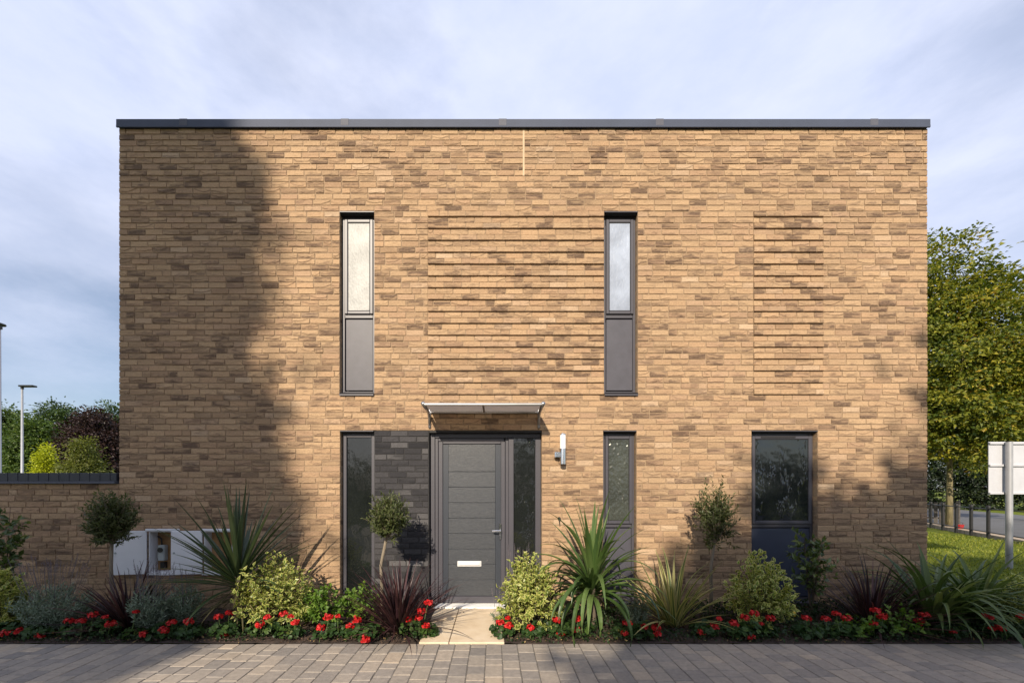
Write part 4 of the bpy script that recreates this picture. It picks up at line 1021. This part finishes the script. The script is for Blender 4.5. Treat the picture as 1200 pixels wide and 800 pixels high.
for l in lob: mb.tube([(l[0],l[1],-.2),(l[0]+.1,l[1],1.2),(l[0],l[1],3.2)], [.12,.1,.03], 6)
mb.build('stems', M_BARK, t)

# left: trees beyond the garden wall
def left_tree(name, label, px, d, top, half, mat, seed, base=560, n=700, leaf=.34, group=None, pointed=False):
    x, y = gp(px, d); s = d/FPX; H = CZ+(HOR-top)*s; r = half*s
    z0 = max(1.0, H*.18)
    if pointed: lob = [(0,0,H*.30,r,r,H*.22),(0,0,H*.52,r*.75,r*.75,H*.22),(0,0,H*.76,r*.42,r*.42,H*.24)]
    else:
        rr_ = np.random.default_rng(seed)
        lob = [(0,0,H*.60,r*.85,r*.8,H*.36),(-r*.5,0,H*.5,r*.55,r*.6,H*.3),(r*.5,.2,H*.52,r*.55,r*.6,H*.3),(rr_.uniform(-.3,.3)*r,0,H*.78,r*.5,r*.5,H*.2),(0,0,H*.3,r*.8,r*.7,H*.2)]
    return tree(name, label, (x, y, 0), lob, H*.6, .02*H, n, 26, leaf, mat, seed, group=group, clump_r=leaf*1.5)
GL = 'broadleaved trees beyond the garden wall'
left_tree('broadleaved_tree', 'dark green rounded tree directly behind the tallest visible street lamp', 14, 46, 476, 34, L_MIDT, 111, group=GL)
left_tree('broadleaved_tree', 'highest rounded green tree left of the copper beech', 72, 50, 470, 36, L_DARKT, 112, group=GL)
left_tree('broadleaved_tree', 'mid green tree low behind the shorter street lamp', 44, 42, 492, 26, L_MIDT, 113, group=GL)
left_tree('broadleaved_tree', 'green tree top showing above the copper beech', 128, 56, 470, 32, L_DARKT, 114, group=GL)
left_tree('broadleaved_tree', 'dark green tree cut off by the left edge of the photo', -30, 44, 470, 34, L_DARKT, 115, group=GL)
left_tree('copper_beech', 'dark purple copper beech beside the left corner of the house', 112, 40, 477, 34, L_BEECH, 116, n=800, leaf=.28)
left_tree('golden_conifer', 'bright yellow conical tree beside the shorter street lamp', 53, 30, 522, 11, L_YELLOW, 117, n=420, leaf=.16, pointed=True)
left_tree('sapling', 'yellow-green young tree in front of the copper beech', 98, 30, 514, 26, L_YGREEN, 118, n=420, leaf=.18, pointed=True)

# ------------------------------------------------------------------ street lamps
M_GALV = simple('galvanised_steel', (.34,.35,.37), .5, metal=.3, var=.08)
def street_lamp(label, px, d, top, thick=1.0, flip=1):
    x, y = gp(px, d); H = CZ+(HOR-top)*d/FPX
    t = thing('street_lamp', label, 'street lamp', (x, y, 0), 'street lamps beyond the garden wall')
    MB().tube([(0,0,-.3),(0,0,1.4),(0,0,1.42),(0,0,H-.12)], [.11*thick,.11*thick,.085*thick,.06*thick], 12).build('column', M_GALV, t, smooth=True)
    mb = MB(); mb.tube([(0,0,H-.15),(0,0,H)], .08, 10); mb.box(-.12*flip if flip>0 else -.85, .85 if flip>0 else .12, -.17, .17, H-.02, H+.09, b=.04); mb.build('lamp_head', M_BLACK, t)
street_lamp('tall pale street lamp standing beyond the garden wall', 26, 26, 453, .9)
street_lamp('shorter distant street lamp beside the golden conical tree', 40.5, 46, 512, 1.0, -1)
street_lamp('street lamp cut by the left edge of the photo', -.5, 16, 381, .7, -1)

# ------------------------------------------------------------------ sign, railing, timber fence
M_SIGN = simple('sign_back', (.46,.47,.50), .5, var=.05)
sx, sy = gp(1181, 7.5); sg = thing('sign_board', 'back of a white sign board on a pale steel post by the lawn', 'sign', (sx, sy, 0))
zt_, zb_ = CZ+(HOR-517)*7.5/FPX, CZ+(HOR-579)*7.5/FPX
MB().box(-.285, 1.45, .06, .075, zb_, zt_, b=.003).build('panel', M_SIGN, sg)
mb = MB()
for z in (zb_+.02, (zb_+zt_)/2+.05, zt_-.03): mb.box(-.29, 1.455, .03, .059, z-.02, z+.02, b=.004)
mb.build('stiffener', M_SIGN, sg)
for xx in (0, 1.15): MB().tube([(xx,-.02,-.3),(xx,-.02,zt_-.01)], .048, 14).build('post', M_GALV, sg, smooth=False)
rl = thing('railing', 'black post-and-rail railing between the lawn and the road', 'railing', (rp(0),0,0))
dirv = Vector((.58,1,0)).normalized()
post = None
for k in range(-1, 24):
    yy = 4.1+.87*k; xx = rp(yy)
    if post is None:
        mb = MB(); mb.tube([(0,0,-.2),(0,0,.90)], .045, 10); mb.tube([(0,0,.9005),(0,0,.96),(0,0,.98)], [.055,.05,.02], 10)
        post = mb.build('post', M_BLACK, rl); o = post
    else:
        o = post.copy(); COL.objects.link(o); o.parent = rl
    o.location = (xx-rp(0), yy, 0)
mb = MB()
for z in (.12, .86): mb.tube([(rp(3.2)-rp(0),3.2,z),(rp(24)-rp(0),24,z)], .018, 8)
mb.build('rail', M_BLACK, rl)
x0, y0 = gp(1080, 17.5); x1, y1 = gp(1122, 16.5)
tf = thing('timber_fence', 'weathered grey timber board fence behind the tree trunk', 'fence', (x0, y0, 0))
M_TIMB = bark('weathered_timber', (.10,.09,.08))
dv = Vector((x1-x0, y1-y0, 0)); Lf = dv.length; ang = math.atan2(dv.y, dv.x); Mx = Matrix.Rotation(ang, 4, 'Z')
mb = MB(); xx = -2.5
while xx < Lf: mb.box(xx, xx+.12, -.01, .01, .0, .92+.03*random.random(), Mx, b=.002); xx += .16
mb.build('boards', M_TIMB, tf)
mb = MB()
for z in (.2,.7): mb.box(-2.5, Lf, .011, .05, z, z+.07, Mx)
mb.build('rail', M_TIMB, tf)
for xx in (-2.4, -.6, Lf-.05): MB().box(xx, xx+.09, .0505, .14, -.2, 1.0, Mx).build('post', M_TIMB, tf)
bx, by = gp(1125, 14.6)
M_REDP = simple('red_plastic', (.35,.02,.02), .4)
tb = thing('red_bucket', 'small red bucket at the foot of the tree trunk', 'bucket', (bx, by, 0)); tb.scale = (.75,)*3
mb = MB(); mb.tube([(0,0,.0),(0,0,.22)], [.10,.14], 14); mb.tube([(0,0,.2201),(0,0,.24)], [.15,.15], 14); mb.build('body', M_REDP, tb)
MB().tube([(-.14,0,.23),(-.1,-.03,.32),(0,-.05,.35),(.1,-.03,.32),(.14,0,.23)], .007, 6).build('handle', M_BLACK, tb)

# ------------------------------------------------------------------ street trees behind the viewer: they shade the front and show in the panes
GB = 'street trees standing across the paving behind the viewer'
tree('street_tree', 'tall dense street tree whose shadow falls on the left of the house', (-12.6, -24, 0),
     [(-.2,0,15.2,3.7,3.2,4.2),(-.3,0,19.0,3.3,3.0,4.8),(-.7,0,23.5,2.5,2.4,3.4),(-.1,0,11.6,4.0,3.2,3.0),(-4.2,0,15.5,4.4,3,6.5),(-4.0,0,9.5,4,3,3)], 19, .34, 6500, 30, .46, L_DARKT, 201, group=GB, clump_r=.24, rough=.07)
tree('street_tree', 'broad street tree whose shadow falls on the right of the paving', (-1.2, -20, 0),
     [(.4,0,10.3,1.9,2.2,2.4),(-.8,0,9.9,1.2,2.0,2.0),(-1.2,0,8.8,1.7,2.2,1.8),(1.7,0,10.4,1.6,2.0,2.5),(.4,0,8.2,2.6,2.4,2.2)], 9.5, .22, 1850, 28, .34, L_DARKT, 202, group=GB, clump_r=.32)
tree('street_tree', 'street tree whose shadow reaches the right corner of the house', (2.6, -20, 0),
     [(-1.7,0,10.3,1.7,2.2,2.5),(.2,0,10.7,2.0,2.2,2.5),(2.2,0,10.6,2.2,2,2.6),(-2.2,0,14.2,.1,.15,.4),(-.2,0,8.6,3.4,2.2,2.6),(3.4,0,10,2.6,2.2,3)], 9.5, .22, 2100, 28, .34, L_DARKT, 203, group=GB, clump_r=.32)
tree('street_tree', 'street tree standing farthest right behind the viewer', (9.5, -20, 0),
     [(0,0,10.2,2.4,2.4,2.6),(-1.9,0,9.2,1.7,2.0,2.2),(2.0,0,9.4,2,2,2.2)], 9, .22, 1200, 28, .34, L_DARKT, 205, group=GB, clump_r=.34)
t = thing('hedge', 'long uneven hedge across the paving behind the viewer', 'hedge', (0, -14, 0))
rng = np.random.default_rng(204)
lob = [(dx, 0, 1.3, 1.5, 1.0, 1.5+rng.random()*1.3) for dx in np.arange(-14, 16, 1.9)]
link('foliage', leaf_mesh('foliage', [crown_arrays(lob, 1500, 24, .20, rng, .34)], L_DARKT), t)
mb = MB()
for l in lob: mb.tube([(l[0],0,-.2),(l[0],0,2.6)], [.08,.03], 6)
mb.build('stems', M_BARK, t)
